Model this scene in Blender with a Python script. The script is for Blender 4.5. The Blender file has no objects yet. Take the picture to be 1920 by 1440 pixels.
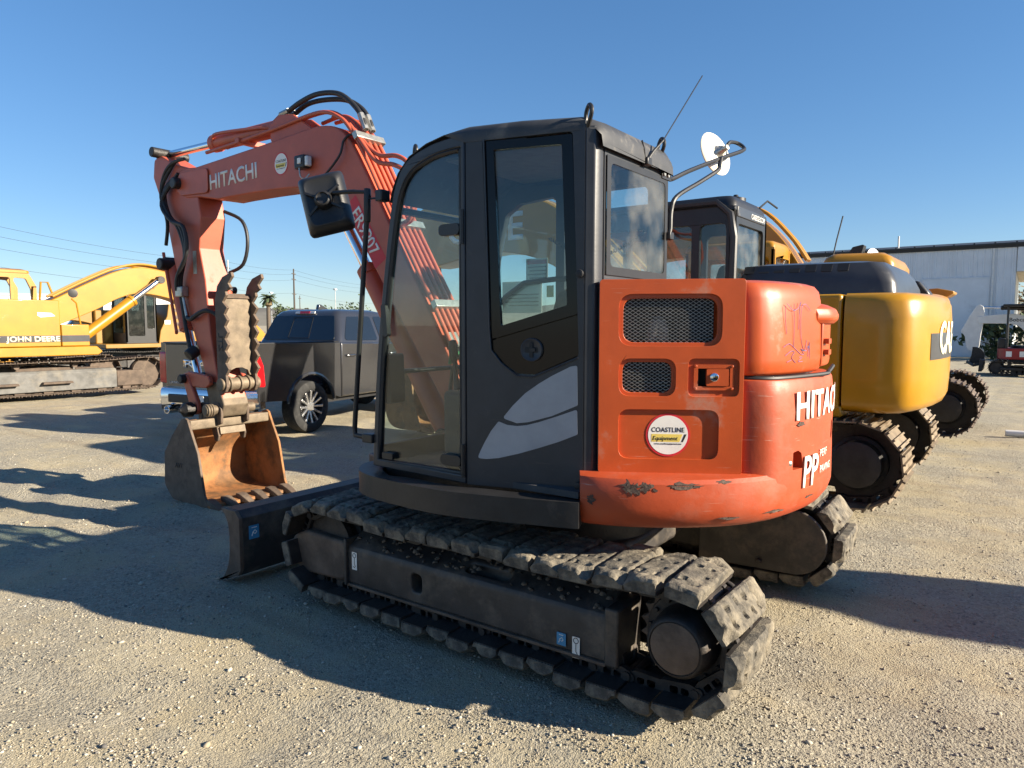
import bpy, bmesh, math, random
import numpy as np
from mathutils import Vector, Matrix, noise
from mathutils.geometry import tessellate_polygon
R = math.radians
rnd = random.Random(11)
scene = bpy.context.scene
COL = scene.collection

# ---------------------------------------------------------------- camera, sky, sun, exposure
cd = bpy.data.cameras.new('camera'); cam = bpy.data.objects.new('camera', cd); COL.objects.link(cam)
cam.location = (-2.269, 3.796, 1.68); cam.rotation_euler = (R(90 - 4.724), 0, R(-144))
cd.sensor_width = 36; cd.lens = 24.956; cd.clip_start = .05; cd.clip_end = 6000
scene.camera = cam
SUN_AZ, SUN_EL = R(180 + 18.5), R(22)
world = bpy.data.worlds.new('World'); scene.world = world; world.use_nodes = True
wn = world.node_tree.nodes; wl = world.node_tree.links
sky = wn.new('ShaderNodeTexSky'); sky.sky_type = 'NISHITA'; sky.sun_disc = False
sky.sun_elevation = SUN_EL; sky.sun_rotation = R(90) - SUN_AZ
sky.air_density = 1.0; sky.dust_density = 0.0; sky.ozone_density = 4.0; sky.altitude = 30
gm_ = wn.new('ShaderNodeGamma'); gm_.inputs[1].default_value = .74; hs = wn.new('ShaderNodeHueSaturation'); hs.inputs['Saturation'].default_value = 1.26; tn = wn.new('ShaderNodeMix'); tn.data_type = 'RGBA'; tn.blend_type = 'MULTIPLY'; tn.inputs[0].default_value = 1; tn.inputs[7].default_value = (.86, .915, 1.03, 1); wl.new(sky.outputs[0], gm_.inputs[0]); wl.new(gm_.outputs[0], hs.inputs['Color']); wl.new(hs.outputs[0], tn.inputs[6]); wl.new(tn.outputs[2], wn['Background'].inputs[0]); wn['Background'].inputs[1].default_value = 0.080
sd = bpy.data.lights.new('sun', 'SUN'); sd.energy = 4.8; sd.angle = R(.55); sd.color = (1, .88, .70)
sun = bpy.data.objects.new('sun', sd); COL.objects.link(sun)
sdir = Vector((math.cos(SUN_AZ) * math.cos(SUN_EL), math.sin(SUN_AZ) * math.cos(SUN_EL), math.sin(SUN_EL)))
sun.rotation_euler = sdir.to_track_quat('Z', 'Y').to_euler(); sun.location = (-10, -4, 20)
vs = scene.view_settings; vs.view_transform = 'Standard'; vs.look = 'None'; vs.exposure = 1.52; vs.gamma = 1; vs.use_curve_mapping = False

# ---------------------------------------------------------------- materials
MATS = {}
def mat(name, col, rough=.5, metal=0, var=.18, vscale=5, dirt=None, damt=.0, dscale=3.5, bump=.0, bscale=60, coat=0, col2=None, c2amt=.5, c2scale=2., scr=0.):
    """principled material: colour mottled by noise, an optional second colour in patches, dust in patches, fine relief"""
    if name in MATS: return MATS[name]
    m = bpy.data.materials.new(name); m.use_nodes = True; N = m.node_tree.nodes; L = m.node_tree.links
    b = N['Principled BSDF']; tc = N.new('ShaderNodeTexCoord'); o = tc.outputs['Object']
    def nz(s, d=6, r=.6):
        n = N.new('ShaderNodeTexNoise'); n.inputs['Scale'].default_value = s; n.inputs['Detail'].default_value = d
        n.inputs['Roughness'].default_value = r; L.new(o, n.inputs['Vector']); return n.outputs['Fac']
    def ramp(f, a, c):
        r = N.new('ShaderNodeMapRange'); r.inputs[1].default_value = a; r.inputs[2].default_value = c; L.new(f, r.inputs[0]); return r.outputs[0]
    def mix(f, a, c):
        x = N.new('ShaderNodeMix'); x.data_type = 'RGBA'
        if hasattr(f, 'node'): L.new(f, x.inputs[0])
        else: x.inputs[0].default_value = f
        for i, q in ((6, a), (7, c)):
            if hasattr(q, 'node'): L.new(q, x.inputs[i])
            else: x.inputs[i].default_value = (*q, 1)
        return x.outputs[2]
    c = Vector(col); lo = tuple(c * (1 - var)); hi = tuple(c * (1 + var))
    out = mix(ramp(nz(vscale), .35, .65), lo, hi)
    if col2: out = mix(ramp(nz(c2scale, 9, .68), .62 - c2amt * .3, .66 - c2amt * .12), out, col2)
    rsock = None
    if dirt:
        f = ramp(nz(dscale, 10, .7), .75 - damt * .5, .85); out = mix(f, out, dirt)
        r = N.new('ShaderNodeMapRange'); r.inputs[3].default_value = rough; r.inputs[4].default_value = .9; L.new(f, r.inputs[0]); rsock = r.outputs[0]
    if scr:
        mpn = N.new('ShaderNodeMapping'); mpn.inputs['Rotation'].default_value = (.35, .5, .2); mpn.inputs['Scale'].default_value = (3, 3, 60); L.new(o, mpn.inputs['Vector'])
        n2 = N.new('ShaderNodeTexNoise'); n2.inputs['Scale'].default_value = 2.2; n2.inputs['Detail'].default_value = 4; L.new(mpn.outputs[0], n2.inputs['Vector'])
        mm = N.new('ShaderNodeMath'); mm.operation = 'MULTIPLY'; L.new(ramp(n2.outputs[0], .66, .72), mm.inputs[0]); L.new(ramp(nz(2.5), .45, .7), mm.inputs[1]); ms = N.new('ShaderNodeMath'); ms.operation = 'MULTIPLY'; ms.inputs[1].default_value = scr; L.new(mm.outputs[0], ms.inputs[0])
        out = mix(ms.outputs[0], out, (.5, .42, .34))
    L.new(out, b.inputs['Base Color'])
    if rsock: L.new(rsock, b.inputs['Roughness'])
    else:
        r = N.new('ShaderNodeMapRange'); r.inputs[3].default_value = max(rough - .08, 0.02); r.inputs[4].default_value = min(rough + .12, 1); L.new(nz(vscale * 2.3), r.inputs[0]); L.new(r.outputs[0], b.inputs['Roughness'])
    b.inputs['Metallic'].default_value = metal; b.inputs['Coat Weight'].default_value = coat; b.inputs['Coat Roughness'].default_value = .08
    if bump:
        bp = N.new('ShaderNodeBump'); bp.inputs['Strength'].default_value = min(1, bump); bp.inputs['Distance'].default_value = .02
        L.new(nz(bscale, 8, .65), bp.inputs['Height']); L.new(bp.outputs[0], b.inputs['Normal'])
    MATS[name] = m; return m
def glass(name, tint, ior=1.5, film=.09):
    if name in MATS: return MATS[name]
    m = bpy.data.materials.new(name); m.use_nodes = True; N = m.node_tree.nodes; L = m.node_tree.links; N.clear()
    out = N.new('ShaderNodeOutputMaterial'); t = N.new('ShaderNodeBsdfTransparent'); t.inputs[0].default_value = (*tint, 1)
    g = N.new('ShaderNodeBsdfGlossy'); g.inputs['Roughness'].default_value = .01; lw = N.new('ShaderNodeLayerWeight'); lw.inputs[0].default_value = .5; pw = N.new('ShaderNodeMath'); pw.operation = 'POWER'; pw.inputs[1].default_value = 5; L.new(lw.outputs['Facing'], pw.inputs[0])
    fr = N.new('ShaderNodeMapRange'); fr.inputs[3].default_value = ((ior - 1) / (ior + 1)) ** 2; L.new(pw.outputs[0], fr.inputs[0])
    d = N.new('ShaderNodeBsdfDiffuse'); d.inputs[0].default_value = (.35, .33, .28, 1)
    tc = N.new('ShaderNodeTexCoord'); nz = N.new('ShaderNodeTexNoise'); nz.inputs['Scale'].default_value = 5; nz.inputs['Detail'].default_value = 9; L.new(tc.outputs['Object'], nz.inputs[0])
    mr = N.new('ShaderNodeMapRange'); mr.inputs[1].default_value = .42; mr.inputs[2].default_value = .85; mr.inputs[4].default_value = film; L.new(nz.outputs[0], mr.inputs[0])
    m0 = N.new('ShaderNodeMixShader'); L.new(mr.outputs[0], m0.inputs[0]); L.new(t.outputs[0], m0.inputs[1]); L.new(d.outputs[0], m0.inputs[2])
    mx = N.new('ShaderNodeMixShader'); L.new(fr.outputs[0], mx.inputs[0]); L.new(m0.outputs[0], mx.inputs[1]); L.new(g.outputs[0], mx.inputs[2]); L.new(mx.outputs[0], out.inputs[0])
    MATS[name] = m; return m
DUST = (.30, .26, .20)
M_ORANGE = mat('orange_paint', (.43, .068, .012), .42, 0, .1, 4, DUST, .32, 4, .04, 14, .08, scr=.45)
M_CWT = mat('orange_counterweight_paint', (.39, .058, .016), .5, 0, .1, 3, (.30, .10, .06), .5, 4, .14, 7, .0, scr=.65)
M_BOOM = mat('faded_orange_paint', (.44, .088, .045), .45, 0, .13, 3, (.22, .13, .09), .22, 4, .04, 30)
M_CHAR = mat('charcoal_paint', (.030, .032, .037), .42, 0, .15, 6, (.10, .095, .085), .3, 5, .03, 50, scr=.12)
M_ROOF = mat('dusty_roof_paint', (.040, .041, .043), .5, 0, .2, 6, (.20, .18, .15), .45, 6, .04, 50)
M_SKIRT = mat('scuffed_dark_steel', (.018, .018, .019), .45, .1, .25, 8, (.10, .085, .07), .28, 5, .12, 25)
M_BLACK = mat('black_plastic', (.014, .014, .015), .42, 0, .2, 8, (.09, .085, .075), .15, 6, .05, 80)
M_GLOSS = mat('gloss_black_panel', (.007, .007, .008), .12, 0, .05, 3, (.05, .045, .04), .15, 6)
M_GLOSS.node_tree.nodes['Principled BSDF'].inputs['Specular IOR Level'].default_value = .28
M_SILVER = mat('silver_decal', (.33, .345, .37), .4, .15, .08, 7, (.22, .21, .2), .15, 6)
M_RUB = mat('worn_rubber_pad', (.09, .082, .068), .9, 0, .3, 18, (.36, .305, .215), .64, 9, .55, 55)
M_STEEL = mat('dark_track_steel', (.040, .035, .032), .55, .35, .3, 10, (.14, .10, .075), .4, 8, .25, 40)
M_FRAME = mat('track_frame_paint', (.040, .036, .034), .5, .1, .3, 6, (.22, .175, .125), .52, 4, .15, 35)
M_RUSTF = mat('brown_rusted_steel', (.125, .09, .066), .75, .2, .3, 7, (.24, .19, .14), .45, 5, .25, 40)
M_RUST = mat('bucket_rust', (.20, .105, .048), .75, .2, .35, 6, (.31, .23, .14), .5, 3, .25, 35, 0, (.32, .115, .025), .55, 3)
M_TAN = mat('worn_bare_steel', (.15, .115, .078), .6, .3, .3, 9, (.215, .175, .12), .5, 6, .15, 45)
M_DKST = mat('grimy_black_steel', (.020, .018, .017), .5, .2, .4, 9, (.10, .075, .055), .25, 7, .3, 35)
M_CHROME = mat('chrome', (.75, .76, .78), .09, 1, .04, 4)
M_HOSE = mat('hose_rubber', (.016, .016, .017), .55, 0, .2, 10, (.09, .08, .07), .2, 10)
M_FIT = mat('zinc_fitting', (.42, .41, .37), .38, .8, .15, 20)
M_WHITE = mat('white_vinyl', (.78, .76, .70), .5, 0, .06, 6)
M_WHT2 = mat('white_paint', (.68, .68, .66), .4, 0, .06, 6, DUST, .15, 4)
M_RED = mat('red_vinyl', (.55, .02, .03), .5, 0, .05)
M_YELV = mat('yellow_vinyl', (.75, .58, .12), .5, 0, .05)
M_INK = mat('black_ink', (.012, .012, .012), .6, 0, 0)
M_PEN = mat('blue_chalk', (.10, .14, .32), .8, 0, .2, 30)
M_CREAM = mat('cream_plastic', (.74, .68, .54), .5, 0, .1, 8, (.3, .25, .18), .2, 7)
M_YEL = mat('yellow_machine_paint', (.36, .166, .005), .38, 0, .09, 3, (.25, .13, .02), .25, 3, .03, 30, .2)
M_CASE = mat('amber_machine_paint', (.44, .212, .002), .36, 0, .07, 3, (.30, .14, .02), .2, 4, .06, 9, .3)
M_CAT = mat('dull_yellow_paint', (.26, .135, .02), .42, 0, .1, 3, (.36, .25, .10), .3, 3)
M_GREYDECK = mat('dark_grey_plastic', (.045, .046, .05), .3, 0, .15, 4, (.16, .155, .15), .3, 3)
M_TRKG = mat('dusty_grey_steel', (.12, .118, .112), .8, 0, .25, 5, (.24, .205, .15), .5, 3, .2, 30)
M_TRKB = mat('brown_track_steel', (.09, .065, .048), .75, .2, .3, 6, (.21, .165, .12), .45, 4, .2, 30)
M_SHOE = mat('worn_track_shoe', (.19, .145, .095), .6, .3, .25, 6, (.28, .23, .165), .5, 4, .15, 30)
M_SEAT = mat('seat_fabric', (.045, .036, .032), .95, 0, .3, 30)
M_INT = mat('cab_interior_plastic', (.055, .055, .056), .75, 0, .15, 8, (.14, .13, .11), .3, 6)
M_LINER = mat('headliner_fabric', (.22, .20, .175), .95, 0, .1, 20)
M_GREEN = mat('green_plastic', (.02, .16, .06), .5, 0, .2)
M_TRUCK = mat('grey_metallic_car_paint', (.10, .10, .105), .2, .75, .05, 3, (.13, .125, .115), .12, 3, 0, 1, .8)
M_TRIM = mat('car_black_trim', (.012, .012, .013), .5, 0, .1)
M_TYRE = mat('tyre_rubber', (.022, .022, .022), .85, 0, .25, 12, (.12, .11, .095), .4, 6, .15, 60)
M_ALLOY = mat('machined_alloy', (.62, .62, .62), .25, .9, .06)
M_DKALLOY = mat('dark_alloy', (.05, .05, .052), .4, .6, .1)
M_TAIL = mat('red_lens', (.50, .008, .012), .12, 0, .1, 9, None, 0, 1, 0, 1, .8)
M_LENS = mat('clear_lens', (.62, .62, .60), .15, 0, .1, 20)
M_CARGL = mat('tinted_car_glass', (.010, .014, .020), .04, 0, .05, 3, None, 0, 1, 0, 1, .5)
M_WOOD = mat('pole_wood', (.075, .060, .050), .9, 0, .2, 8)
M_GALV = mat('galvanised_metal', (.42, .43, .44), .5, .5, .1, 5)
M_SIDING = mat('grey_metal_siding', (.66, .70, .74), .5, .1, .05, 1.5, (.46, .48, .50), .2, 1)
M_DKTRIM = mat('dark_roof_trim', (.025, .026, .028), .5, 0, .1)
M_LEAF = mat('foliage', (.060, .085, .035), .8, 0, .4, 3)
M_LEAF2 = mat('dry_foliage', (.14, .105, .055), .85, 0, .4, 3)
M_BARK = mat('bark', (.10, .078, .058), .9, 0, .3, 8)
M_REDP = mat('red_machine_paint', (.26, .012, .014), .35, 0, .1, 3, (.2, .12, .1), .15, 4)
G_CAB = glass('green_tinted_cab_glass', (.85, .92, .91), 1.62, .05)
G_REAR = glass('dusty_clear_glass', (.90, .93, .92), 1.55, .26)
G_LIGHT = glass('smoky_glass', (.45, .5, .5), 1.6)

# ---------------------------------------------------------------- mesh helpers
class MB:
    def __init__(s): s.v = []; s.f = []
    def add(s, vs, fs):
        o = len(s.v); s.v += [tuple(map(float, p)) for p in vs]; s.f += [tuple(i + o for i in f) for f in fs]; return s
    def box(s, x0, x1, y0, y1, z0, z1, M=None):
        P = [(x0, y0, z0), (x1, y0, z0), (x1, y1, z0), (x0, y1, z0), (x0, y0, z1), (x1, y0, z1), (x1, y1, z1), (x0, y1, z1)]
        if M: P = [M @ Vector(p) for p in P]
        return s.add(P, [(3, 2, 1, 0), (4, 5, 6, 7), (0, 1, 5, 4), (1, 2, 6, 5), (2, 3, 7, 6), (3, 0, 4, 7)])
    def loft(s, loops, cap=True, closed=False, ring=True):
        n = len(loops[0]); o = len(s.v)
        for l in loops: s.v += [tuple(map(float, p)) for p in l]
        m = len(loops)
        for i in range(m if closed else m - 1):
            a = o + i * n; b = o + ((i + 1) % m) * n
            for j in range(n if ring else n - 1):
                k = (j + 1) % n; s.f.append((a + j, a + k, b + k, b + j))
        if cap and not closed: s.f.append(tuple(range(o, o + n))[::-1]); s.f.append(tuple(range(o + (m - 1) * n, o + m * n)))
        return s
    def plate(s, outer, holes, mp, w0, w1):
        """flat piece with holes, mapped from (u, v, w) by mp"""
        polys = [list(outer)] + [list(h) for h in holes]; flat = [p for q in polys for p in q]
        tri = tessellate_polygon([[Vector((p[0], p[1], 0)) for p in q] for q in polys]); n = len(flat); o = len(s.v)
        s.v += [tuple(mp(p[0], p[1], w1)) for p in flat] + [tuple(mp(p[0], p[1], w0)) for p in flat]
        for t in tri: s.f.append(tuple(o + i for i in t)); s.f.append(tuple(o + n + i for i in reversed(t)))
        k = 0
        for q in polys:
            for j in range(len(q)):
                a = k + j; b = k + (j + 1) % len(q); s.f.append((o + a, o + b, o + n + b, o + n + a))
            k += len(q)
        return s
    def prism(s, poly, axis, a, b):
        mp = {'y': lambda u, v, w: (u, w, v), 'x': lambda u, v, w: (w, u, v), 'z': lambda u, v, w: (u, v, w)}[axis]
        A = [mp(u, v, a) for u, v in poly]; B = [mp(u, v, b) for u, v in poly]; return s.loft([A, B])
    def tube(s, pts, r, n=8, cap=True):
        pts = [Vector(p) for p in pts]; m = len(pts); rs = r if isinstance(r, (list, tuple)) else [r] * m
        T = [(pts[min(i + 1, m - 1)] - pts[max(i - 1, 0)]).normalized() for i in range(m)]
        u = T[0].orthogonal().normalized(); loops = []
        for i in range(m):
            u = (u - T[i] * u.dot(T[i])).normalized(); w = T[i].cross(u)
            loops.append([pts[i] + (u * math.cos(2 * math.pi * k / n) + w * math.sin(2 * math.pi * k / n)) * rs[i] for k in range(n)])
        return s.loft(loops, cap)
    def cyl(s, p0, p1, r0, r1=None, n=20): return s.tube([p0, p1], [r0, r0 if r1 is None else r1], n)
    def lathe(s, p0, ax, prof, n=28):
        """profile of (distance along ax, radius)"""
        p0 = Vector(p0); ax = Vector(ax).normalized(); u = ax.orthogonal().normalized(); w = ax.cross(u)
        return s.loft([[p0 + ax * d + (u * math.cos(2 * math.pi * k / n) + w * math.sin(2 * math.pi * k / n)) * r for k in range(n)] for d, r in prof])
    def mesh(s, name, smooth=40):
        me = bpy.data.meshes.new(name); me.from_pydata(s.v, [], s.f); bm = bmesh.new(); bm.from_mesh(me)
        bmesh.ops.remove_doubles(bm, verts=bm.verts, dist=1e-5); bmesh.ops.recalc_face_normals(bm, faces=bm.faces); bm.to_mesh(me); bm.free()
        if smooth: me.shade_smooth(); me.set_sharp_from_angle(angle=R(smooth))
        return me
    def build(s, name, m, parent=None, bevel=0, seg=2, smooth=40):
        return obj(name, s.mesh(name, smooth), m, parent, bevel, seg)
def obj(name, me, m, parent=None, bevel=0, seg=2):
    if m and not me.materials: me.materials.append(m)
    o = bpy.data.objects.new(name, me); COL.objects.link(o)
    if parent: o.parent = parent
    if bevel:
        b = o.modifiers.new('bevel', 'BEVEL'); b.width = bevel; b.segments = seg; b.limit_method = 'ANGLE'; b.angle_limit = R(35); b.use_clamp_overlap = True
    return o
def thing(name, label, cat, loc=(0, 0, 0), rz=0, group=None):
    o = bpy.data.objects.new(name, None); COL.objects.link(o); o.location = loc; o.rotation_euler = (0, 0, rz); o.empty_display_size = .2
    o['label'] = label; o['category'] = cat
    if group: o['group'] = group
    return o
def tag(o, label, cat, group=None):
    o['label'] = label; o['category'] = cat
    if group: o['group'] = group
    return o
def kind(o, k): o['kind'] = k; return o
def rpoly(pts, r=.02, seg=4):
    """polygon with rounded corners"""
    out = []; n = len(pts)
    for i in range(n):
        p = Vector(pts[i][:2]); a = Vector(pts[i - 1][:2]); b = Vector(pts[(i + 1) % n][:2]); rr = r[i] if isinstance(r, (list, tuple)) else r
        da = a - p; db = b - p; la, lb = da.length, db.length
        ang = da.angle(db) if la > 1e-6 and lb > 1e-6 else math.pi
        t = min(rr / max(math.tan(ang / 2), .05), la * .48, lb * .48)
        if ang > 2.9 or rr <= 0: out.append((p.x, p.y)); continue
        p0 = p + da.normalized() * t; p1 = p + db.normalized() * t
        for k in range(seg + 1):
            f = k / seg; q = p0 * (1 - f) ** 2 + p * 2 * f * (1 - f) + p1 * f * f; out.append((q.x, q.y))
    return out
def rect(u0, v0, u1, v1): return [(u0, v0), (u1, v0), (u1, v1), (u0, v1)]
def circ(cx, cy, r, n=28): return [(cx + r * math.cos(2 * math.pi * k / n), cy + r * math.sin(2 * math.pi * k / n)) for k in range(n)]
def crom(pts, n=5):
    """smooth curve through points"""
    P = [Vector(p) for p in pts]; out = []
    for i in range(len(P) - 1):
        a = P[max(i - 1, 0)]; b = P[i]; c = P[i + 1]; d = P[min(i + 2, len(P) - 1)]
        for k in range(n):
            t = k / n; out.append(.5 * ((2 * b) + (c - a) * t + (2 * a - 5 * b + 4 * c - d) * t * t + (3 * b - a - 3 * c + d) * t ** 3))
    out.append(P[-1]); return out
def text(name, s, size, m, parent, mp, bold=0., shear=0., sx=1., anchor=.5, w0=.001, th=.0015, spacing=1., sub=0):
    """lettering as thin raised mesh; mp(u, v, w) places it, size is the cap height"""
    cu = bpy.data.curves.new('t', 'FONT'); cu.body = s; cu.size = size / .7; cu.shear = shear; cu.offset = bold * size; cu.space_character = spacing; cu.resolution_u = 3; cu.fill_mode = 'FRONT'
    ob = bpy.data.objects.new('t', cu); me = bpy.data.meshes.new_from_object(ob); bpy.data.objects.remove(ob); bpy.data.curves.remove(cu)
    bm = bmesh.new(); bm.from_mesh(me); bmesh.ops.remove_doubles(bm, verts=bm.verts, dist=1e-6)
    if sub: bmesh.ops.subdivide_edges(bm, edges=[e for e in bm.edges if e.calc_length() > size * .35], cuts=sub); bmesh.ops.triangulate(bm, faces=bm.faces)
    xs = [v.co.x for v in bm.verts]; x0, x1 = min(xs), max(xs)
    fs = list(bm.faces); ret = bmesh.ops.extrude_face_region(bm, geom=fs); top = {v for v in ret['geom'] if isinstance(v, bmesh.types.BMVert)}
    for v in bm.verts:
        u = (v.co.x - x0 - (x1 - x0) * anchor) * sx; v.co = Vector(mp(u, v.co.y, w0 + (th if v in top else -.0005)))
    bmesh.ops.recalc_face_normals(bm, faces=bm.faces); me2 = bpy.data.meshes.new(name); bm.to_mesh(me2); bm.free(); bpy.data.meshes.remove(me)
    return obj(name, me2, m, parent)
def pmap(P0, u, n):
    P0 = Vector(P0); u = Vector(u).normalized(); n = Vector(n).normalized()
    return lambda a, z, w: P0 + u * a + n * w + Vector((0, 0, z))
def rough_up(me, amt, scale, seed=0):
    for v in me.vertices: v.co += Vector(noise.noise_vector(v.co * scale + Vector((seed, 0, 0)))) * amt
    return me
def copy_tree(o, parent=None):
    c = o.copy(); COL.objects.link(c)
    if parent: c.parent = parent
    for ch in list(o.children): copy_tree(ch, c)
    return c

def cut(o, mb):
    """carve a hole: boolean difference, applied"""
    c = mb.build('cutter', None); md = o.modifiers.new('cut', 'BOOLEAN'); md.operation = 'DIFFERENCE'; md.solver = 'EXACT'; md.object = c
    while o.modifiers[0] != md: o.modifiers.move(o.modifiers.find('cut'), 0)
    keep = [(x, x.show_viewport) for x in o.modifiers if x != md]
    for x, _ in keep: x.show_viewport = False
    bpy.context.view_layer.update(); dg = bpy.context.evaluated_depsgraph_get(); me = bpy.data.meshes.new_from_object(o.evaluated_get(dg)); me.name = o.data.name
    o.modifiers.remove(md); o.data = me; me.set_sharp_from_angle(angle=R(40))
    for x, v in keep: x.show_viewport = v
    bpy.data.objects.remove(c)

# ---------------------------------------------------------------- the ground
def axis_steps():
    a = list(np.arange(-6, 18.01, .12)); g = []; x = 18.2; d = .3
    while x < 2500: g.append(x); x += d; d *= 1.16
    lo = [-6 - (q - 18) for q in g][::-1]; return np.array(lo + a + g)
gx = axis_steps(); gy = -axis_steps()[::-1] - 0
X, Y = np.meshgrid(gx, gy); nx, ny = len(gx), len(gy)
def fbm(X, Y):
    Z = np.zeros_like(X); r = np.random.RandomState(4)
    for s, a in ((.35, .012), (.9, .008), (2.1, .006), (4.5, .004), (9, .003)):
        for k in range(4):
            t = r.uniform(0, 6.28); p = r.uniform(0, 6.28); f = s * r.uniform(.7, 1.4); Z += a * .5 * np.sin((X * np.cos(t) + Y * np.sin(t)) * f + p)
    return Z
RUTS = [(20, 2.75, .24), (20, 1.95, .24), (34, -1.5, .28), (34, -3.1, .28), (8, -6.2, .3), (8, -7.9, .3), (-62, 3.9, .26), (-62, 5.5, .26), (15, -.3, .3)]
def ruts(X, Y):
    Z = np.zeros_like(X)
    for a, off, w in RUTS:
        a = R(a); u = X * np.cos(a) + Y * np.sin(a); v = -X * np.sin(a) + Y * np.cos(a) - off + .12 * np.sin(u * .45 + off); d = v / w
        Z += -.020 * np.exp(-d ** 4 * 2.) + .013 * (np.exp(-((np.abs(d) - 1.25) / .45) ** 2)) + .004 * np.sin(u * 26) * np.exp(-d ** 4 * 2.)
    return Z
def ground_z(X, Y):
    d = np.sqrt(X ** 2 + Y ** 2); fade = np.clip((60 - d) / 40, 0, 1)
    under = np.clip((np.abs(np.abs(Y) - .93) - .25) / .3, 0, 1) + np.clip((np.abs(X) - 1.4) / .3, 0, 1); return (fbm(X, Y) + ruts(X, Y)) * fade * np.clip(under, .15, 1) - .008
Zg = ground_z(X, Y)
me = bpy.data.meshes.new('gravel_ground'); idx = np.arange(nx * ny).reshape(ny, nx)
quads = np.stack([idx[:-1, :-1], idx[:-1, 1:], idx[1:, 1:], idx[1:, :-1]], -1).reshape(-1, 4)
me.from_pydata(np.stack([X, Y, Zg], -1).reshape(-1, 3).tolist(), [], quads.tolist()); me.shade_smooth()
gm = bpy.data.materials.new('gravel'); gm.use_nodes = True; N = gm.node_tree.nodes; L = gm.node_tree.links; b = N['Principled BSDF']
tc = N.new('ShaderNodeTexCoord'); oc = tc.outputs['Object']
def tex(kind_, scale, detail=8, rough_=.6):
    n = N.new('ShaderNodeTexNoise' if kind_ == 'n' else 'ShaderNodeTexVoronoi'); n.inputs['Scale'].default_value = scale
    if kind_ == 'n': n.inputs['Detail'].default_value = detail; n.inputs['Roughness'].default_value = rough_
    L.new(oc, n.inputs['Vector']); return n
def gmix(f, a, c, t='MIX'):
    x = N.new('ShaderNodeMix'); x.data_type = 'RGBA'; x.blend_type = t
    for i, q in ((0, f), (6, a), (7, c)):
        if hasattr(q, 'node'): L.new(q, x.inputs[i])
        else: x.inputs[i].default_value = q if i == 0 else (*q, 1)
    return x.outputs[2]
def grange(s, a, c, d=0., e_=1.):
    r = N.new('ShaderNodeMapRange'); r.inputs[1].default_value = a; r.inputs[2].default_value = c; r.inputs[3].default_value = d; r.inputs[4].default_value = e_; L.new(s, r.inputs[0]); return r.outputs[0]
mpw = N.new('ShaderNodeMapping'); mpw.inputs['Rotation'].default_value = (0, 0, R(28)); mpw.inputs['Scale'].default_value = (.22, 2.6, 1); L.new(oc, mpw.inputs[0]); stk = N.new('ShaderNodeTexNoise'); stk.inputs['Scale'].default_value = 1.1; stk.inputs['Detail'].default_value = 6; L.new(mpw.outputs[0], stk.inputs['Vector'])
big = tex('n', .35, 5).outputs[0]; mid2 = tex('n', .9, 7, .62).outputs[0]; mid = tex('n', 2.2, 8, .7).outputs[0]; fine = tex('n', 38, 10, .75).outputs[0]; v1 = tex('v', 62); v2 = tex('v', 130); v3 = tex('v', 24)
base = gmix(grange(mid, .36, .66), (.47, .395, .245), (.45, .415, .315)); base = gmix(grange(big, .42, .62, 0, .8), base, (.42, .37, .265))
grav = grange(mid2, .44, .60)          # where loose gravel lies; elsewhere compacted fines
base = gmix(grange(mid2, .42, .62, 0, .75), base, (.45, .415, .325)); base = gmix(grange(stk.outputs[0], .53, .66, 0, .7), base, (.31, .26, .185)); base = gmix(grange(stk.outputs[0], .45, .33, 0, .6), base, (.54, .465, .31))
sep = N.new('ShaderNodeSeparateColor'); L.new(v1.outputs['Color'], sep.inputs[0]); stone = gmix(.55, base, v1.outputs['Color'], 'SOFT_LIGHT')
sepb = N.new('ShaderNodeRGBToBW'); L.new(v1.outputs['Color'], sepb.inputs[0]); stone = gmix(.6, base, gmix(sepb.outputs[0], (.18, .16, .13), (.58, .535, .42)))
stone = gmix(grange(sep.outputs[1], .80, 1., 0, .7), stone, (.11, .105, .10))
sep2 = N.new('ShaderNodeSeparateColor'); L.new(v2.outputs['Color'], sep2.inputs[0]); fines = gmix(grange(sep2.outputs[0], 0, 1, 0, .45), base, gmix(sep2.outputs[1], (.24, .20, .145), (.56, .49, .345)))
fm = N.new('ShaderNodeMath'); fm.operation = 'MULTIPLY_ADD'; L.new(fine, fm.inputs[0]); fm.inputs[1].default_value = 1.2; L.new(grav, fm.inputs[2])
pat = gmix(grange(fm.outputs[0], .72, 1.1), fines, stone); pat = gmix(grange(v2.outputs['Distance'], .25, .9, .0, .4), pat, (.17, .14, .10))
L.new(pat, b.inputs['Base Color']); b.inputs['Roughness'].default_value = .95; b.inputs['Specular IOR Level'].default_value = .2
bp1 = N.new('ShaderNodeBump'); bp1.inputs['Distance'].default_value = .012; bp1.inputs['Strength'].default_value = .8; L.new(fine, bp1.inputs['Height'])
bp0 = N.new('ShaderNodeBump'); bp0.inputs['Distance'].default_value = .10; bp0.inputs['Strength'].default_value = .45; L.new(mid, bp0.inputs['Height']); L.new(bp0.outputs[0], bp1.inputs['Normal'])
bp2 = N.new('ShaderNodeBump'); bp2.invert = True; bp2.inputs['Distance'].default_value = .008; L.new(grange(grav, 0, 1, .35, .9), bp2.inputs['Strength']); L.new(v1.outputs['Distance'], bp2.inputs['Height']); L.new(bp1.outputs[0], bp2.inputs['Normal'])
bp3 = N.new('ShaderNodeBump'); bp3.invert = True; bp3.inputs['Distance'].default_value = .007; bp3.inputs['Strength'].default_value = .6; L.new(v2.outputs['Distance'], bp3.inputs['Height']); L.new(bp2.outputs[0], bp3.inputs['Normal'])
L.new(bp3.outputs[0], b.inputs['Normal'])
kind(obj('gravel_ground', me, gm), 'structure')
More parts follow.
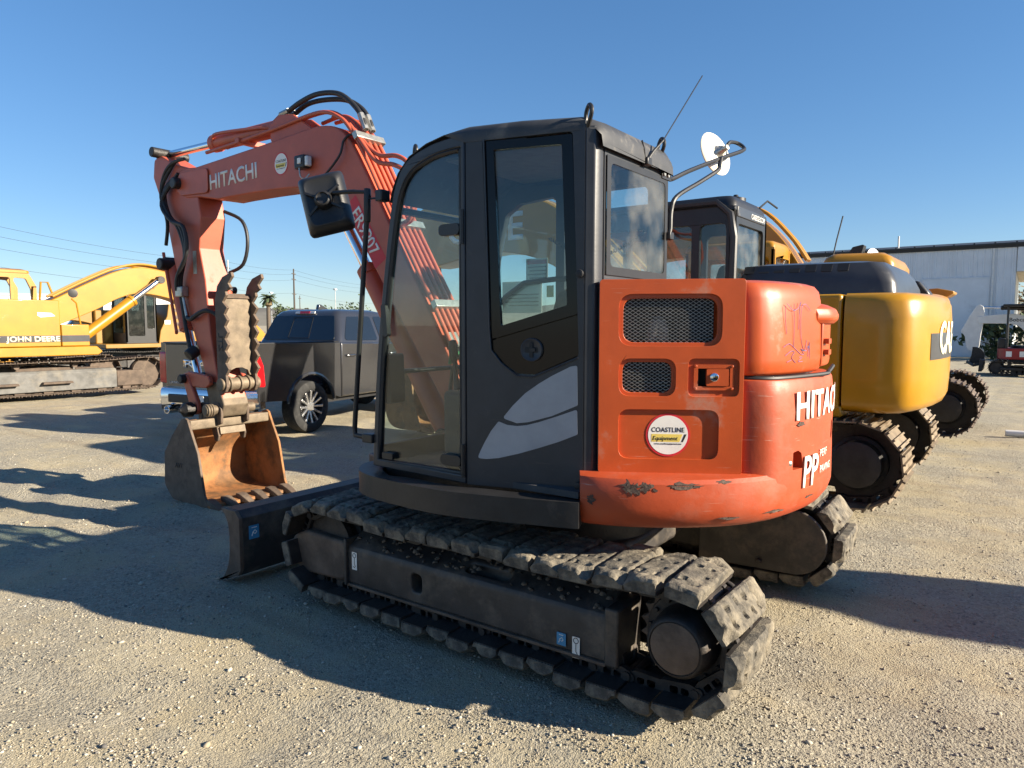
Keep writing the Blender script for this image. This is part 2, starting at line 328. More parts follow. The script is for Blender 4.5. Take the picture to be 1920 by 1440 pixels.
# loose stones lying on it
def stones(n, dmin, dmax, smin, smax, seed, halfangle=62, lo=False, thr=.002):
    r = np.random.RandomState(seed); u = r.uniform(0, 1, n); d = dmin * (dmax / dmin) ** u; az = R(-54) + R(halfangle) * r.uniform(-1, 1, n)
    px = -2.269 + d * np.cos(az); py = 3.796 + d * np.sin(az)
    cl = fbm(px * 5 + 3, py * 5) + r.normal(0, .009, n) > thr; px, py = px[cl], py[cl]; n = len(px)
    s = smin * (smax / smin) ** (r.uniform(0, 1, n) ** 1.7)
    t = (1 + 5 ** .5) / 2; V = np.array([(-1, t, 0), (1, t, 0), (-1, -t, 0), (1, -t, 0), (0, -1, t), (0, 1, t), (0, -1, -t), (0, 1, -t), (t, 0, -1), (t, 0, 1), (-t, 0, -1), (-t, 0, 1)]) / 1.9
    F = np.array([(0, 11, 5), (0, 5, 1), (0, 1, 7), (0, 7, 10), (0, 10, 11), (1, 5, 9), (5, 11, 4), (11, 10, 2), (10, 7, 6), (7, 1, 8), (3, 9, 4), (3, 4, 2), (3, 2, 6), (3, 6, 8), (3, 8, 9), (4, 9, 5), (2, 4, 11), (6, 2, 10), (8, 6, 7), (9, 8, 1)])
    if lo: V = np.array([(1, 0, 0), (-1, 0, 0), (0, 1, 0), (0, -1, 0), (0, 0, 1), (0, 0, -1)]) * 1.1; F = np.array([(0, 2, 4), (2, 1, 4), (1, 3, 4), (3, 0, 4), (2, 0, 5), (1, 2, 5), (3, 1, 5), (0, 3, 5)])
    nv = len(V); P = V[None] * (1 + r.uniform(-.35, .35, (n, nv, 1))) * np.stack([r.uniform(.7, 1.3, n), r.uniform(.6, 1.1, n), r.uniform(.35, .8, n)], -1)[:, None, :] * s[:, None, None] * .5
    a = r.uniform(0, 6.28, n); ca, sa = np.cos(a)[:, None], np.sin(a)[:, None]
    x = P[..., 0] * ca - P[..., 1] * sa + px[:, None]; y = P[..., 0] * sa + P[..., 1] * ca + py[:, None]; z = P[..., 2] + ground_z(px, py)[:, None] + s[:, None] * .12
    W = np.stack([x, y, z], -1).reshape(-1, 3); FF = (F[None] + np.arange(n)[:, None, None] * nv).reshape(-1, 3)
    me = bpy.data.meshes.new('loose_stones'); me.vertices.add(len(W)); me.vertices.foreach_set('co', W.ravel()); me.loops.add(len(FF) * 3); me.loops.foreach_set('vertex_index', FF.ravel().astype(np.int32))
    me.polygons.add(len(FF)); me.polygons.foreach_set('loop_start', np.arange(0, len(FF) * 3, 3, dtype=np.int32)); me.update(calc_edges=True)
    c = me.color_attributes.new('tone', 'FLOAT_COLOR', 'POINT'); g = np.repeat(r.uniform(0, 1, n), nv); c.data.foreach_set('color', np.stack([g, g, g, np.ones_like(g)], -1).ravel().astype(np.float32))
    return me
sm = bpy.data.materials.new('loose_stone'); sm.use_nodes = True; N = sm.node_tree.nodes; L = sm.node_tree.links; b = N['Principled BSDF']
at = N.new('ShaderNodeAttribute'); at.attribute_name = 'tone'; cr = N.new('ShaderNodeValToRGB'); L.new(at.outputs['Fac'], cr.inputs[0]); el = cr.color_ramp.elements
el[0].position = 0; el[0].color = (.11, .105, .10, 1); el[1].position = 1; el[1].color = (.52, .485, .41, 1)
for p, c in ((.12, (.24, .225, .20, 1)), (.5, (.33, .28, .20, 1)), (.8, (.39, .355, .285, 1))): q = el.new(p); q.color = c
L.new(cr.outputs[0], b.inputs['Base Color']); b.inputs['Roughness'].default_value = .9
kind(obj('loose_stones', stones(90000, 1.3, 15, .006, .019, 3, thr=-.001), sm), 'stuff')
kind(obj('fine_gravel', stones(170000, 1.3, 13, .004, .011, 17, 58, True, -.008), sm), 'stuff')
kind(obj('larger_stones', stones(1300, 1.4, 22, .016, .036, 8), sm), 'stuff')

# ================================================================ the orange excavator
EX = thing('excavator', 'orange compact excavator with charcoal cab, rubber track pads and rusty bucket, nearest machine', 'excavator')
def xz(y0, y1, poly, name, m, bevel=.008, parent=EX, seg=2): return MB().prism(poly, 'y', y0, y1).build(name, m, parent, bevel, seg)

# ---- undercarriage
TR = dict(zr=.345, rp=.215, xr=-1.145, xf=1.15)
def track_path(xr, xf, zc, rp, n, sag=0., zf=None):
    zf = zc if zf is None else zf; P = []
    for k in range(60): t = k / 60; P.append((xr + (xf - xr) * t, (zc - rp) * (1 - t) + (zf - rp) * t))
    for k in range(30): a = -math.pi / 2 + math.pi * k / 30; P.append((xf + rp * math.cos(a), zf + rp * math.sin(a)))
    for k in range(60): t = k / 60; P.append((xf + (xr - xf) * t, (zf + rp) * (1 - t) + (zc + rp) * t - sag * math.sin(math.pi * t) * (.7 + .6 * abs(math.sin(2 * math.pi * t)))))
    for k in range(30): a = math.pi / 2 + math.pi * k / 30; P.append((xr + rp * math.cos(a), zc + rp * math.sin(a)))
    P = np.array(P); Q = np.vstack([P, P[:1]]); L_ = np.hypot(*np.diff(Q, axis=0).T); S = np.concatenate([[0], np.cumsum(L_)]); out = []
    pitch = S[-1] / n
    for i in range(n):
        s = pitch * i; a = np.array([np.interp((s - pitch * .45) % S[-1], S, Q[:, 0]), np.interp((s - pitch * .45) % S[-1], S, Q[:, 1])]); c = np.array([np.interp((s + pitch * .45) % S[-1], S, Q[:, 0]), np.interp((s + pitch * .45) % S[-1], S, Q[:, 1])])
        p = (a + c) / 2; t = (c - a) / np.hypot(*(c - a)); out.append((p, t, (t[1], -t[0])))
    return out, pitch
def shoe_matrix(p, t, n, y, roll=0):
    T = Vector((t[0], 0, t[1])); Nn = Vector((n[0], 0, n[1])); Yy = Nn.cross(T); M = Matrix((T, Yy, Nn)).transposed().to_4x4(); M.translation = Vector((p[0], y, p[1])); return M @ Matrix.Rotation(roll, 4, 'Z')
def pad_mesh(seed, pitch, w=.45):
    """worn rubber pad: height field with bolt pits, broken corners and cracks on a slab"""
    r = np.random.RandomState(seed); nu, nv = 17, 47; U = np.linspace(-pitch * .462, pitch * .462, nu); V = np.linspace(-w / 2, w / 2, nv)
    pits = [(sx * pitch * .2 + r.normal(0, .004), v + r.normal(0, .006), r.uniform(.009, .014)) for v in (-.13, -.045, .05, .13) for sx in (-1, 1) if r.rand() < .8]
    chip = [(r.choice((-1, 1)) * pitch * .45, r.choice((-1, 1)) * w * .47, r.uniform(.03, .06)) for _ in range(3)]
    v = []; loops = []
    for j, y in enumerate(V):
        l = []
        for i, x in enumerate(U):
            h = .056 + .006 * noise.noise(Vector((x * 14 + seed * 7, y * 9, seed))) + .004 * noise.noise(Vector((x * 45, y * 38 + seed, 3)))
            ex = max(0, abs(x) / (pitch * .475) - .80) / .20; ey = max(0, abs(y) / (w / 2) - .93) / .07; h -= .013 * ex ** 2 + .014 * ey ** 2
            st = abs(abs(y) - w * .33); h -= .014 * math.exp(-(st / .012) ** 2) * (.4 + .6 * (noise.noise(Vector((x * 20, seed, y))) > -.1))
            for a, c, q in pits:
                d = math.hypot(x - a, y - c); h -= .024 * (1 / (1 + math.exp((d - q) / .0012)))
            for a, c, q in chip:
                d = math.hypot(x - a, y - c); h -= .030 * max(0, 1 - d / q)
            sx = x * (1 - .03 * ex * noise.noise(Vector((y * 20, seed, 1)))); l.append((sx, y + .006 * ey * noise.noise(Vector((x * 30, seed, y * 5))), max(h, .012) + .03))
        loops.append(l)
    mb = MB(); L2 = [l + [(l[-1][0] * .94, l[-1][1] * .985, .022), (l[0][0] * .94, l[0][1] * .985, .022)] for l in loops]; mb.loft(L2)
    return mb.mesh('track_pad', 38)
def link_mesh(pitch):
    mb = MB()
    for y in (-.085, .085):
        o = rpoly([(-pitch * .56, -.03), (pitch * .30, -.035), (pitch * .56, -.02), (pitch * .56, .026), (-pitch * .56, .026)], .016, 3)
        h = [rpoly([(-pitch * .28, -.012), (-pitch * .04, -.012), (-pitch * .04, .024 - .006), (-pitch * .28, .018)], .007, 3), rpoly([(pitch * .04, -.012), (pitch * .26, -.008), (pitch * .26, .018), (pitch * .04, .018)], .007, 3)]
        mb.plate(o, h, lambda u, v, w: (u, w, v), y - .016, y + .016); mb.cyl((pitch * .44, -.112, 0), (pitch * .44, .112, 0), .020, n=12)
    return mb.mesh('track_link')
N_SHOE = 37
path, PITCH = track_path(TR['xr'], TR['xf'], TR['zr'], TR['rp'], N_SHOE, .03)
pads = [pad_mesh(s, PITCH) for s in range(7)]
for p in pads: p.materials.append(M_RUB)
plate_me = MB().box(-PITCH * .46, PITCH * .46, -.215, .215, .018, .034).mesh('track_shoe_plate'); plate_me.materials.append(M_STEEL)
link_me = link_mesh(PITCH); link_me.materials.append(M_STEEL)
for side in (1, -1):
    for i, (p, t, n) in enumerate(path):
        j = (i * 5 + (i // 3) + (side > 0) * 2) % 7
        M = shoe_matrix(p, t, n, side * .935, math.pi if rnd.random() < .5 else 0)
        M = M @ Matrix.Rotation(rnd.uniform(-.035, .035), 4, 'X') @ Matrix.Rotation(rnd.uniform(-.035, .035), 4, 'Z') @ Matrix.Translation((0, rnd.uniform(-.014, .014), rnd.uniform(-.007, .005)))
        o = obj('track_pad', pads[j], None, EX); o.matrix_local = M
        q = obj('track_shoe_plate', plate_me, None, o); k = obj('track_link', link_me, None, o)
def sprocket(y, s):
    b = MB(); pr = []
    n = 21
    for k in range(n * 4):
        a = 2 * math.pi * k / (n * 4); r = (.195, .205, .228, .205)[k % 4]; pr.append((TR['xr'] + r * math.cos(a), TR['zr'] + r * math.sin(a)))
    b.prism(pr, 'y', y - .02, y + .02); o = b.build('sprocket', M_RUSTF, EX, .004)
    MB().lathe((TR['xr'], y, TR['zr']), (0, s, 0), [(-.05, .19), (.026, .19), (.034, .186), (.035, .148), (.06, .146), (.13, .138), (.155, .132), (.166, .124), (.170, .119), (.172, .114), (.166, .112), (.164, .0)]).build('travel_motor_cover', M_STEEL, o, 0); MB().lathe((TR['xr'], y, TR['zr']), (0, s, 0), [(.160, .108), (.170, .108), (.172, .104), (.172, 0)], 36).build('motor_end_cap', M_RUSTF, o)
    for k in range(14):
        a = 2 * math.pi * (k + .3) / 14; c = Vector((TR['xr'] + (.168) * math.cos(a), y + s * .034, TR['zr'] + .168 * math.sin(a))); MB().cyl(c, c + Vector((0, s * .016, 0)), .011, n=6).build('bolt', M_STEEL, o, .002)
for s in (1, -1):
    sprocket(s * .935, s)
    # idler, rollers
    MB().lathe((TR['xf'], s * .86, TR['zr']), (0, s, 0), [(0, .12), (.01, .19), (.04, .195), (.05, .17), (.1, .17), (.11, .195), (.14, .19), (.15, .12)]).build('idler_wheel', M_STEEL, EX)
    for x in (-.78, -.42, -.06, .3, .66): MB().lathe((x, s * .86, .165), (0, s, 0), [(0, .05), (.0, .09), (.04, .09), (.05, .07), (.1, .07), (.11, .09), (.15, .09), (.15, .05)], 18).build('track_roller', M_STEEL, EX)
    for x in (-.3, .45): MB().cyl((x, s * .85, .53), (x, s * 1.02, .53), .05, n=16).build('carrier_roller', M_STEEL, EX, .006)
    # side frame with sloping top and lightening holes
    ys = lambda y: s * y
    b = MB(); sec = [(.80, .17), (1.035, .155), (1.05, .17), (1.055, .36), (1.045, .385), (.93, .45), (.80, .46)]
    b.loft([[(x, ys(y), z) for y, z in sec] for x in (-.80, .93)]); fr = b.build('track_frame', M_FRAME, EX, .012, 3)
    cut(fr, MB().prism(rpoly(rect(.332, .223, .408, .327), .03), 'y', min(ys(.95), ys(1.09)), max(ys(.95), ys(1.09))))
    cut(fr, MB().prism(rpoly(rect(-.22, .955, .06, 1.015) if s > 0 else rect(-.22, -1.015, .06, -.955), .028), 'z', .30, .60))
    b = MB(); sec2 = rpoly([(.93, .165), (1.30, .15), (1.43, .20), (1.43, .36), (1.30, .415), (.93, .405)], .06, 4); b.prism(sec2, 'y', ys(.80), ys(1.065)); b.build('idler_guard', M_RUSTF, EX, .02, 3)
    MB().box(-.80, .93, min(ys(1.03), ys(1.064)), max(ys(1.03), ys(1.064)), .148, .164).build('frame_flange', M_RUSTF, fr, .003)
    MB().box(.915, .935, ys(.80) if s > 0 else ys(1.075), ys(1.075) if s > 0 else ys(.80), .15, .43).build('frame_rib', M_FRAME, EX, .006)
    MB().box(-.86, -.79, min(ys(.82), ys(1.06)), max(ys(.82), ys(1.06)), .15, .42).build('frame_end_plate', M_FRAME, EX, .01)
for s in (1, -1):
    b = MB(); q = random.Random(5 + s)
    for k in range(150):
        x = q.uniform(-.78, .9); y = q.uniform(.86, 1.03); z = .455 - max(0, y - .93) * .55; r_ = q.uniform(.006, .018); b.lathe((x, s * y, z - r_ * .3), (q.gauss(0, .3), q.gauss(0, .3), 1), [(0, r_ * q.uniform(.9, 1.3)), (r_ * .5, r_ * q.uniform(.7, 1.)), (r_ * .8, r_ * .3)], 6)
    kind(b.build('packed_dirt', mat('packed_dirt', (.13, .105, .08), .95, 0, .3, 20), EX), 'stuff')
mpS = lambda x0, z0, y=1.056: (lambda u, v, w: (x0 - u, y + w, z0 + v))
def decal(x0, z0, w, h, m, name='decal', mp=None, r=.004, th=.002): return MB().plate(rpoly(rect(-w / 2, -h / 2, w / 2, h / 2), r), [], mp or mpS(x0, z0), .0005, .0005 + th).build(name, m, EX)
M_BLUE = mat('blue_vinyl', (.06, .26, .45), .5, 0, .08)
d = decal(.86, .305, .042, .105, M_WHITE); mp = mpS(.86, .305)
def strokes(name, m, parent, mp, lines, r, w=.003):
    b = MB()
    for l in lines: b.tube([mp(u, v, w) for u, v in l], r, 5)
    return b.build(name, m, parent)
strokes('hook_symbol', M_INK, d, mp, [circ(0, .033, .013, 12) + [(.013, .033)], [(0, .02), (0, -.018), (.008, -.03), (0, -.04), (-.008, -.032)]], .0018)
d = decal(-.565, .215, .05, .06, M_BLUE, mp=mpS(-.565, .215)); strokes('tie_down_symbol', M_WHITE, d, mpS(-.565, .215), [[(-.012, -.018), (-.008, .0), (.004, .008), (.012, 0), (.004, -.01), (-.006, -.004)], [(-.012, .02), (.012, .02)]], .002)
d = decal(-.645, .195, .04, .10, M_WHITE, mp=mpS(-.645, .195)); strokes('hook_symbol', M_INK, d, mpS(-.645, .195), [circ(0, .033, .013, 12) + [(.013, .033)], [(0, .02), (0, -.018), (.008, -.03)]], .0018)
for s in (1, -1):
    sh = [(-.55, .13), (-.55, .56)] + [(TR['xr'] + .205 * math.cos(R(a)), TR['zr'] + .205 * math.sin(R(a))) for a in range(95, 271, 12)]; MB().prism(sh, 'y', s * .70 - .012, s * .70 + .012).build('motor_shield', M_FRAME, EX, .008)
    for x_, z_ in ((-1.1, .50), (-.95, .19), (-.68, .50)): MB().cyl((x_, s * .68, z_), (x_, s * .664, z_), .018, n=12).build('shield_bolt', M_STEEL, EX, .004)
# car body between the tracks, swing bearing
b = MB(); b.box(-.45, .55, -.82, .82, .30, .46); b.box(-.5, .95, -.45, .45, .32, .46); b.build('car_body', M_FRAME, EX, .03)
MB().lathe((0, 0, .46), (0, 0, 1), [(0, .5), (.12, .5), (.12, .56), (.2, .56), (.2, .48), (.32, .48)], 40).build('swing_bearing', M_DKST, EX)
# ---- dozer blade
prof = crom([(1.955, .485), (1.885, .40), (1.868, .27), (1.89, .12), (1.965, .0)], 4); prof = [(p.x, p.y) if hasattr(p, 'x') else p for p in [Vector((q[0], q[1])) for q in prof]] + [(1.985, .0), (1.80, .06), (1.775, .10), (1.775, .44), (1.82, .485)]
BL = MB().prism([(x if x < 1.99 else x, z) for x, z in prof], 'y', -1.185, 1.185).build('dozer_blade', M_FRAME, EX, .004)
endp = [(x + (.02 if x > 1.86 else 0), z) for x, z in prof]
for y0, y1 in ((1.187, 1.212), (-1.212, -1.187)): MB().prism(endp, 'y', y0, y1).build('blade_end_plate', M_RUSTF, BL, .004)
for y in (.55, -.55): MB().prism([(.7, .30), (1.78, .16), (1.78, .34), (.7, .46)], 'y', y - .05, y + .05).build('blade_arm', M_FRAME, EX, .01)
d = MB().plate(rpoly(rect(1.07, .29, 1.145, .38), .004), [], lambda u, v, w: (1.772 - w, u, v), 0, .002).build('tie_down_decal', M_BLUE, BL)
strokes('tie_down_symbol', M_WHITE, d, lambda u, v, w: (1.768, 1.107 - u, .335 + v), [[(-.018, -.025), (-.01, .0), (.006, .012), (.018, 0), (.006, -.014), (-.008, -.004)], [(-.018, .03), (.018, .03)]], .003)

# ---- upper frame and skirt under the cab
b = MB(); b.prism([(.95, .85), (.95, -.9), (-.5, -1.05), (-1.05, -.8), (-1.2, 0), (-1.0, .78), (-.55, .9), (.6, 1.02)], 'z', .775, .905); b.build('upper_frame', M_DKST, EX, .01)
def sweep(path, sec, name, m, parent, bevel=0, dent=None, cap=True):
    """section of (outward, z) carried along a plan path (left side outward)"""
    P = [Vector((p[0], p[1], 0)) for p in path]; loops = []
    for i, p in enumerate(P):
        t = (P[min(i + 1, len(P) - 1)] - P[max(i - 1, 0)]).normalized(); o = Vector((-t.y, t.x, 0))
        loops.append([p + o * (a + (dent(p, z) if dent and a > -.04 else 0)) + Vector((0, 0, z)) for a, z in sec])
    return MB().loft(loops, cap).build(name, m, parent, bevel)
sk = [Vector((p[0], p[1])) for p in [(-.615, .945), (-.5, .985), (-.03, 1.112), (.3, 1.112), (.54, 1.075), (.655, 1.0), (.70, .86), (.71, .3)]]
def dent(p, z):
    d = -.014 * max(0, min(1, (-.56 - p.x) / .08)) + .02 * noise.noise(Vector((p.x * 5, p.y * 5, z * 7))) + .006 * noise.noise(Vector((p.x * 14, p.y * 9, z * 20)))
    d -= .05 * math.exp(-((p.x - .45) / .07) ** 2 - ((z - .85) / .06) ** 2); d -= .02 * math.exp(-((p.x + .52) / .06) ** 2 - ((z - .88) / .03) ** 2); return d
skp = crom([tuple(p) for p in sk], 12); skp = [p for p in skp][::-1]
SKT = sweep([(p.x, p.y) for p in skp], [(-.14, .882), (-.03, .884), (-.008, .876), (0, .855), (.004, .835), (.002, .81), (-.008, .785), (-.03, .765), (-.14, .762)], 'cab_skirt', M_SKIRT, EX, 0, dent)
MB().plate(rect(-.018, -.028, .018, .028), [], lambda u, v, w: (.305 - u, 1.122 + w, .835 + v), 0, .004).build('sticker', M_WHITE, SKT)

# ---- cab
CAB = bpy.data.objects.new('cab', None); COL.objects.link(CAB); CAB.parent = EX
PA = lambda x, z, w: (x, 1.10 + w, z)
aB = R(14); PB = pmap((-.03, 1.10, 0), (-math.cos(aB), -math.sin(aB), 0), (-math.sin(aB), math.cos(aB), 0))
aC = R(30); PC = pmap((-.68, .93, 0), (-math.cos(aC), -math.sin(aC), 0), (-math.sin(aC), math.cos(aC), 0))
fo = [(v.x, v.y) for v in crom([(.645, .905), (.607, 1.419), (.556, 1.823), (.492, 2.213), (.445, 2.405), (.36, 2.52), (.22, 2.572), (.1, 2.59), (-.026, 2.60)], 5)]
fi = [(v.x, v.y) for v in crom([(.606, .945), (.572, 1.419), (.520, 1.823), (.455, 2.2), (.405, 2.375), (.325, 2.472), (.20, 2.52), (.1, 2.535), (0, 2.54)], 5)]
MB().plate([(-.026, .889)] + fo, [[(.002, .93)] + fi], PA, -.05, 0).build('front_door_frame', M_CHAR, CAB, .008)
g = [(.004, .932)] + [(x - .002, z - .002) for x, z in fi]; gl = MB().plate(g, [], PA, -.022, -.016).build('door_glass', G_CAB, CAB)
sl = [(.010, .938)] + [(.28 + (x - .28) * .98, z - .008) for x, z in fi]; sl = [PA(x, z, -.011) for x, z in sl]
MB().tube(sl + sl[:2], .011, 6, False).build('glass_seal', M_BLACK, CAB)
for z in (2.15, 1.0):   # glass clamp hinges
    b = MB(); b.plate(rpoly(rect(-.135, z - .028, -.0, z + .028), .026), [], lambda u, v, w: PA(.02 - u - .02, v, w), -.012, .012); b.build('hinge', M_BLACK, CAB, .003)
    MB().cyl(PA(-.018, z - .075, .012), PA(-.018, z + .09, .012), .011, n=12).build('hinge_pin', M_BLACK, CAB)
b = MB(); b.plate(rpoly([(.50, 1.62), (.535, 1.62), (.55, 1.79), (.515, 1.795)], .016), [], PA, -.012, .016); b.build('glass_handle', M_BLACK, CAB, .004)
MB().plate(rpoly(rect(.48, .955, .56, .99), .008), [], PA, -.012, .012).build('glass_latch', M_BLACK, CAB, .004)
b = MB(); b.plate(rpoly([(.535, 1.25), (.585, 1.25), (.60, 1.52), (.545, 1.53)], .022), [], PA, -.15, -.04); b.build('door_lever_housing', M_BLACK, CAB, .012)
# rear half of the side
wop = rpoly([(.091, 2.56), (.541, 2.555), (.577, 1.538), (.354, 1.442), (.272, 1.444), (.189, 1.50), (.134, 1.564), (.124, 1.66)], [.02, .02, .02, .05, .05, .05, .03, 0])
MB().plate([(.004, .889), (.60, .889), (.60, 2.60), (.004, 2.60)], [wop], PB, -.05, 0).build('rear_door', M_CHAR, CAB, .009)
MB().plate(rpoly([(.096, 2.554), (.537, 2.549), (.572, 1.733), (.132, 1.612)], .015), [rpoly([(.146, 2.511), (.486, 2.506), (.516, 1.773), (.184, 1.678)], .008)], PB, -.03, -.007).build('side_window_border', M_GLOSS, CAB, .002)
MB().plate([(.140, 2.517), (.492, 2.512), (.522, 1.768), (.178, 1.672)], [], PB, -.026, -.021).build('side_window_glass', G_CAB, CAB)
MB().plate(rpoly([(.10, 1.58), (.575, 1.70), (.575, 1.76), (.10, 1.64)], .01), [], PB, -.045, -.031).build('panel_joint_backing', M_GLOSS, CAB)
MB().plate(rpoly([(.137, 1.606), (.573, 1.727), (.574, 1.542), (.354, 1.447), (.272, 1.449), (.191, 1.503), (.138, 1.566)], .01), [], PB, -.03, -.009).build('lock_panel', M_GLOSS, CAB, .003)
LK = MB().lathe(PB(.345, 1.564, -.012), PB(0, 0, 1) - PB(0, 0, 0), [(0, .056), (.016, .056), (.019, .052), (.016, .048), (.015, 0)]).build('door_lock', M_CHAR, CAB)
for r_ in (rect(.312, 1.55, .378, 1.578), rect(.336, 1.528, .354, 1.60)): MB().plate(rpoly(r_, .008), [], PB, .0, .0045 + .001 * len(r_) * (r_[0][0] > .33)).build('key_slot', M_INK, LK)
MB().plate(rpoly(rect(.338, 1.556, .366, 1.572), .003), [], PB, .004, .011).build('lock_lever', M_BLACK, LK, .002)
MB().plate(rpoly([(.571, 1.495), (.575, 1.309), (.448, 1.253), (.330, 1.218), (.27, 1.210), (.196, 1.231), (.25, 1.295), (.313, 1.356), (.38, 1.403), (.447, 1.443), (.539, 1.489)], [.01, .01, 0, 0, 0, .012, 0, 0, 0, 0, .01]), [], PB, .0005, .0025).build('silver_decal', M_SILVER, CAB)
MB().plate(rpoly([(.572, 1.290), (.575, 1.172), (.48, 1.131), (.382, 1.096), (.28, 1.062), (.174, 1.033), (.11, 1.024), (.061, 1.025), (.079, 1.065), (.103, 1.111), (.135, 1.165), (.174, 1.214), (.22, 1.199), (.272, 1.196), (.32, 1.203), (.381, 1.220), (.475, 1.253)], [.01, .01] + [0] * 5 + [.012, 0, 0, 0, .01] + [0] * 5), [], PB, .0005, .0025).build('silver_decal', M_SILVER, CAB)
for z in (1.915, .935): MB().lathe(PB(.585, z, 0), PB(0, 0, 1) - PB(0, 0, 0), [(0, .012), (.02, .012), (.022, .019), (.032, .017), (.036, .0)], 14).build('rubber_stop', M_HOSE, CAB)
MB().tube([PB(.10, 2.56, .003), PB(.118, 2.0, .003), PB(.127, 1.66, .003), PB(.136, 1.56, .003), PB(.19, 1.496, .003), PB(.27, 1.438, .003), PB(.355, 1.436, .003), PB(.50, 1.497, .003), PB(.575, 1.53, .003)], .004, 6).build('window_trim', M_CHAR, CAB)
# rear corner post, rear wall, roof
p = [PB(.601, 0, 0), PB(.622, 0, -.005)]; cp = [(p[0].x, p[0].y), (p[1].x, p[1].y), (-.652, .936), (-.660, .915), (-.662, .885), (-.655, .86), (-.60, .86), (-.585, .905)]
MB().prism(cp, 'z', .889, 2.575).build('rear_corner_post', M_CHAR, CAB, .006)
PRW = lambda y, z, w: (-.66 - w, y, z)
MB().plate(rect(.15, .9, .858, 2.565), [rect(.185, 1.925, .835, 2.455)], PRW, -.05, 0).build('rear_wall', M_CHAR, CAB, .006)
MB().plate(rect(.175, 1.92, .845, 2.46), [], PRW, .001, .006).build('rear_window_glass', G_REAR, CAB)
MB().plate(rect(.172, 1.915, .848, 2.462), [rpoly(rect(.205, 1.955, .81, 2.43), .03)], PRW, .0065, .0085).build('rear_window_border', M_BLACK, CAB)
for y in (.80, .69, .60, .555, .525, .33, .27): MB().cyl(PRW(y, 2.505 + (.69 - y) * .005, 0), PRW(y, 2.505 + (.69 - y) * .005, .012), .011, n=8).build('bolt', M_BLACK, CAB, .002)
def yl(x): return 1.10 if x > -.03 else 1.10 + (x + .03) * math.tan(aB)
loops = []
for x, zt, ins in [(-.685, 2.51, .02), (-.682, 2.555, .012), (-.655, 2.60, .012), (-.58, 2.632, .0), (-.3, 2.645, 0), (-.03, 2.645, 0), (.1, 2.635, 0), (.22, 2.612, 0), (.34, 2.565, 0), (.42, 2.49, 0), (.462, 2.41, 0), (.48, 2.35, .0)]:
    zb = min(zt - .028, 2.556 if x < .05 else 9); yL = yl(x) + .004 - ins; yR = .145
    loops.append([(x, yR, zb), (x, yR, zt - .035), (x, yR + .02, zt - .012), (x, yR + .06, zt), (x, yL - .09, zt), (x, yL - .04, zt - .008), (x, yL - .012, zt - .022), (x, yL, zt - .046 if zt - .046 > zb else zb + .003), (x, yL - .002, zb)])
MB().loft(loops).build('roof', M_ROOF, CAB)
for (x, y, a) in ((-.60, .93, 25), (-.62, .20, 0), (.38, 1.02, 0)):
    c = Vector((x, y, 2.60 if x < 0 else 2.545)); b = MB(); ln = Vector((-.8, .6, 0)).normalized(); pts = [c + ln * .0 + Vector((0, 0, -.02)), c + Vector((0, 0, .02)), c + ln * .01 + Vector((0, 0, .045)), c + ln * .035 + Vector((0, 0, .062)), c + ln * .058 + Vector((0, 0, .052)), c + ln * .066 + Vector((0, 0, .028)), c + ln * .05 + Vector((0, 0, 0)), c + ln * .012 + Vector((0, 0, -.04))]
    b.tube(crom(pts, 3), .010, 8); b.build('lifting_eye', M_BLACK, CAB)
# right side, front and floor
fr = [(x + 0, z) for x, z in fo]; PR = lambda x, z, w: (x, .19 - w, z)
MB().plate([(-.64, .9), (.645, .9)] + fr[1:] + [(-.64, 2.56)], [rpoly(rect(-.56, 1.40, -.03, 2.44), .05), rpoly([(.03, 1.40), (.545, 1.40), (.47, 2.1), (.40, 2.36), (.30, 2.42), (.03, 2.44)], .04)], PR, 0, .05).build('right_wall', M_CHAR, CAB, .006)
MB().plate([(-.57, 1.39), (.56, 1.39), (.46, 2.2), (.38, 2.42), (-.57, 2.45)], [], PR, .018, .023).build('right_window_glass', G_CAB, CAB)
MB().tube([PR(-.56, 1.96, .0), PR(-.03, 1.955, 0), PR(.03, 1.955, .0), PR(.26, 1.94, .0), PR(.40, 1.86, .0), PR(.52, 1.74, 0)], .016, 8).build('window_guard_rail', M_BLACK, CAB)
MB().tube([PR(-.56, 1.83, .0), PR(.0, 1.84, 0)], .012, 8).build('window_guard_rail', M_BLACK, CAB)
loops = [[(x + .01, .21, z), (x + .012, .65, z), (x + .01, 1.06, z)] for x, z in fo if z < 2.53]
b = MB(); b.loft(loops, False, False, False); b.build('windshield', G_CAB, CAB)
MB().box(.60, .635, .21, 1.06, .90, 1.02).build('front_sill', M_CHAR, CAB, .006)
MB().tube([(.607, .2, 1.42), (.607, 1.08, 1.42)], .014, 8).build('windshield_bar', M_BLACK, CAB)
MB().tube([(.48, .2, 2.29), (.48, 1.06, 2.29)], .02, 8).build('windshield_bar', M_BLACK, CAB)
MB().box(-.64, .62, .2, 1.04, .89, .92).build('cab_floor', M_INT, CAB)
MB().box(-.60, .25, .2, 1.02 - .1, 2.535, 2.55).build('headliner', M_LINER, CAB)
